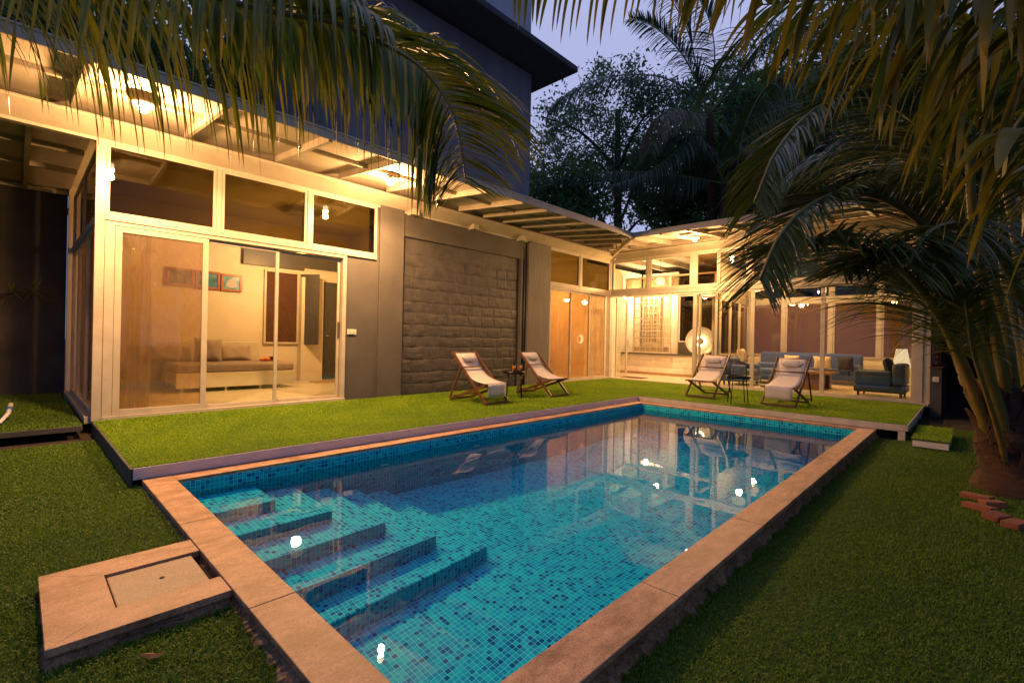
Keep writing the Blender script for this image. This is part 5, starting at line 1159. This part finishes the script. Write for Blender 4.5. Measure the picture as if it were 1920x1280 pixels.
mb.tube([(-.3, 12.38, 1.75), (-.05, 12.2, 1.78), (.2, 12.1, 1.86)], [.015, .012, .01], 6).build('stem', 'tree_bark', wc)
V = []; Q = []; T = []
for k in range(60):
    c = Vector((.2, 12.1, 1.86)) if k < 42 else Vector((-.05, 12.15, 1.80)); d = Vector((rg.gauss(0, 1), rg.gauss(-.3, .6), rg.gauss(.25, .7))).normalized(); s = d.cross(Vector((0, 0, 1))).normalized() * .012; l = rg.uniform(.16, .34); b = len(V)
    V += [tuple(c - s * .4), tuple(c + s * .4), tuple(c + d * l * .5 + s), tuple(c + d * l * .5 - s), tuple(c + d * l + Vector((0, 0, -.03))), tuple(c + d * l + Vector((0, 0, -.032)))]; Q += [(b, b + 1, b + 2, b + 3), (b + 3, b + 2, b + 4, b + 5)]; T += [rg.random()] * 6
npmesh('leaves', V, Q, 'palm_leaf', wc, tone=T)

# distant coconut palms
def far_palm(base, crown_, label, fr, seed, trunk_r=.2, mt='palm_leaf_far', K=1.3, LS=.75):
    p = empty('distant_palm', base, label, 'palm tree', 'coconut palms behind the pavilion'); c = Vector(crown_); b = Vector(base)
    MB().tube(bez([b, b.lerp(c, .5) + Vector((.4, .2, 0)), c], 12), [trunk_r * (1.2 - .04 * i) for i in range(12)], 10).build('trunk', 'palm_bark', p)
    for k, (pts, ln, m_, g, kw) in enumerate(fr):
        P = [c] + [at(q[0], q[1], q[2] * K) for q in pts]; frond('frond', p, P, ln * K * LS, 80, m_ or mt, gravity=g, seed=seed + k, w=.06, r_=.04, start=.12, segs=5, fwd=.45, **kw)
cA = at(1330, 215, 15.5 * 1.34); bA = Vector((cA.x + .8, cA.y - .4, -.2))
if bA.x < 20: bA = Vector((20.2, bA.y + .5, -.2))
far_palm(bA, cA, 'coconut palm with arching fronds in front of the dusk sky', [
    (((1290, 170, 15.2), (1240, 145, 15), (1180, 140, 14.8), (1120, 150, 14.7), (1065, 175, 14.6), (1030, 205, 14.6)), 1.7, None, 1.9, {}),
    (((1290, 120, 15.5), (1250, 70, 15.5), (1215, 45, 15.5), (1180, 35, 15.5)), 1.3, None, .5, {}),
    (((1300, 215, 15), (1270, 205, 14.6), (1240, 215, 14.2), (1225, 245, 14), (1215, 290, 13.9)), 1.6, 'palm_leaf_dry', 2.4, {}),
    (((1290, 260, 15), (1250, 300, 14.8), (1200, 330, 14.6), (1140, 350, 14.5)), 1.5, None, 1.6, {}),
    (((1340, 110, 15.5), (1330, 40, 15.5), (1300, -20, 15.5)), 1.9, None, .8, {}),
    (((1390, 130, 15.5), (1440, 70, 15.5), (1490, 60, 15.5), (1540, 90, 15.5)), 1.9, None, 1.0, {}),
    (((1400, 200, 15.5), (1460, 200, 15.5), (1510, 240, 15.5)), 1.8, None, 1.2, {}),
    (((1370, 260, 15.3), (1410, 310, 15.2), (1430, 370, 15)), 1.6, None, 1.2, {}),
    (((1310, 150, 15.5), (1290, 60, 15.6), (1250, -10, 15.6), (1200, -50, 15.6)), 1.8, None, .7, {})], 50, K=1.34, LS=.72)
cB = at(1360, 345, 14.8 * 1.38); bB = Vector((20.3, cB.y + .2, -.2))
far_palm(bB, cB, 'coconut palm with one long horizontal frond just above the roof corner', [
    (((1310, 335, 14.8), (1240, 325, 14.8), (1160, 322, 14.8), (1080, 328, 14.8), (1015, 345, 14.8)), 1.15, None, 3.0, {}),
    (((1380, 300, 14.8), (1440, 290, 14.8), (1500, 310, 14.8), (1560, 360, 14.8)), 1.5, None, 1.6, {}),
    (((1330, 290, 14.8), (1290, 255, 14.8), (1240, 255, 14.8)), 1.3, None, 1.4, {}),
    (((1400, 330, 14.6), (1450, 360, 14.5), (1480, 410, 14.4)), 1.4, None, 1.4, {})], 70, K=1.38, LS=.85)
cC = at(1560, 120, 13.5 * 1.34); bC = Vector((20.3, cC.y - .5, -.2))
far_palm(bC, cC, 'tall coconut palm with dense dark fronds filling the top right', [
    (((1500, 60, 13), (1430, 50, 12.8), (1370, 90, 12.6), (1330, 160, 12.5)), 2.0, 'palm_leaf_dark', 1.5, {}),
    (((1500, 130, 13), (1440, 160, 12.8), (1400, 230, 12.6), (1380, 320, 12.5)), 2.0, 'palm_leaf_dark', 1.8, {}),
    (((1560, 30, 13.5), (1520, -50, 13.5), (1450, -80, 13.5)), 2.0, 'palm_leaf_dark', 1.0, {}),
    (((1620, 60, 13.5), (1700, 40, 13.5), (1780, 80, 13.5), (1840, 160, 13.4)), 2.0, 'palm_leaf_dark', 1.3, {}),
    (((1620, 140, 13.5), (1680, 190, 13.4), (1720, 270, 13.3)), 2.0, 'palm_leaf_dark', 1.6, {}),
    (((1550, 190, 13.2), (1530, 270, 13), (1520, 350, 13)), 1.9, 'palm_leaf_dark', 1.6, {})], 90, K=1.34, LS=.9)
print('scene built', len(bpy.data.objects))
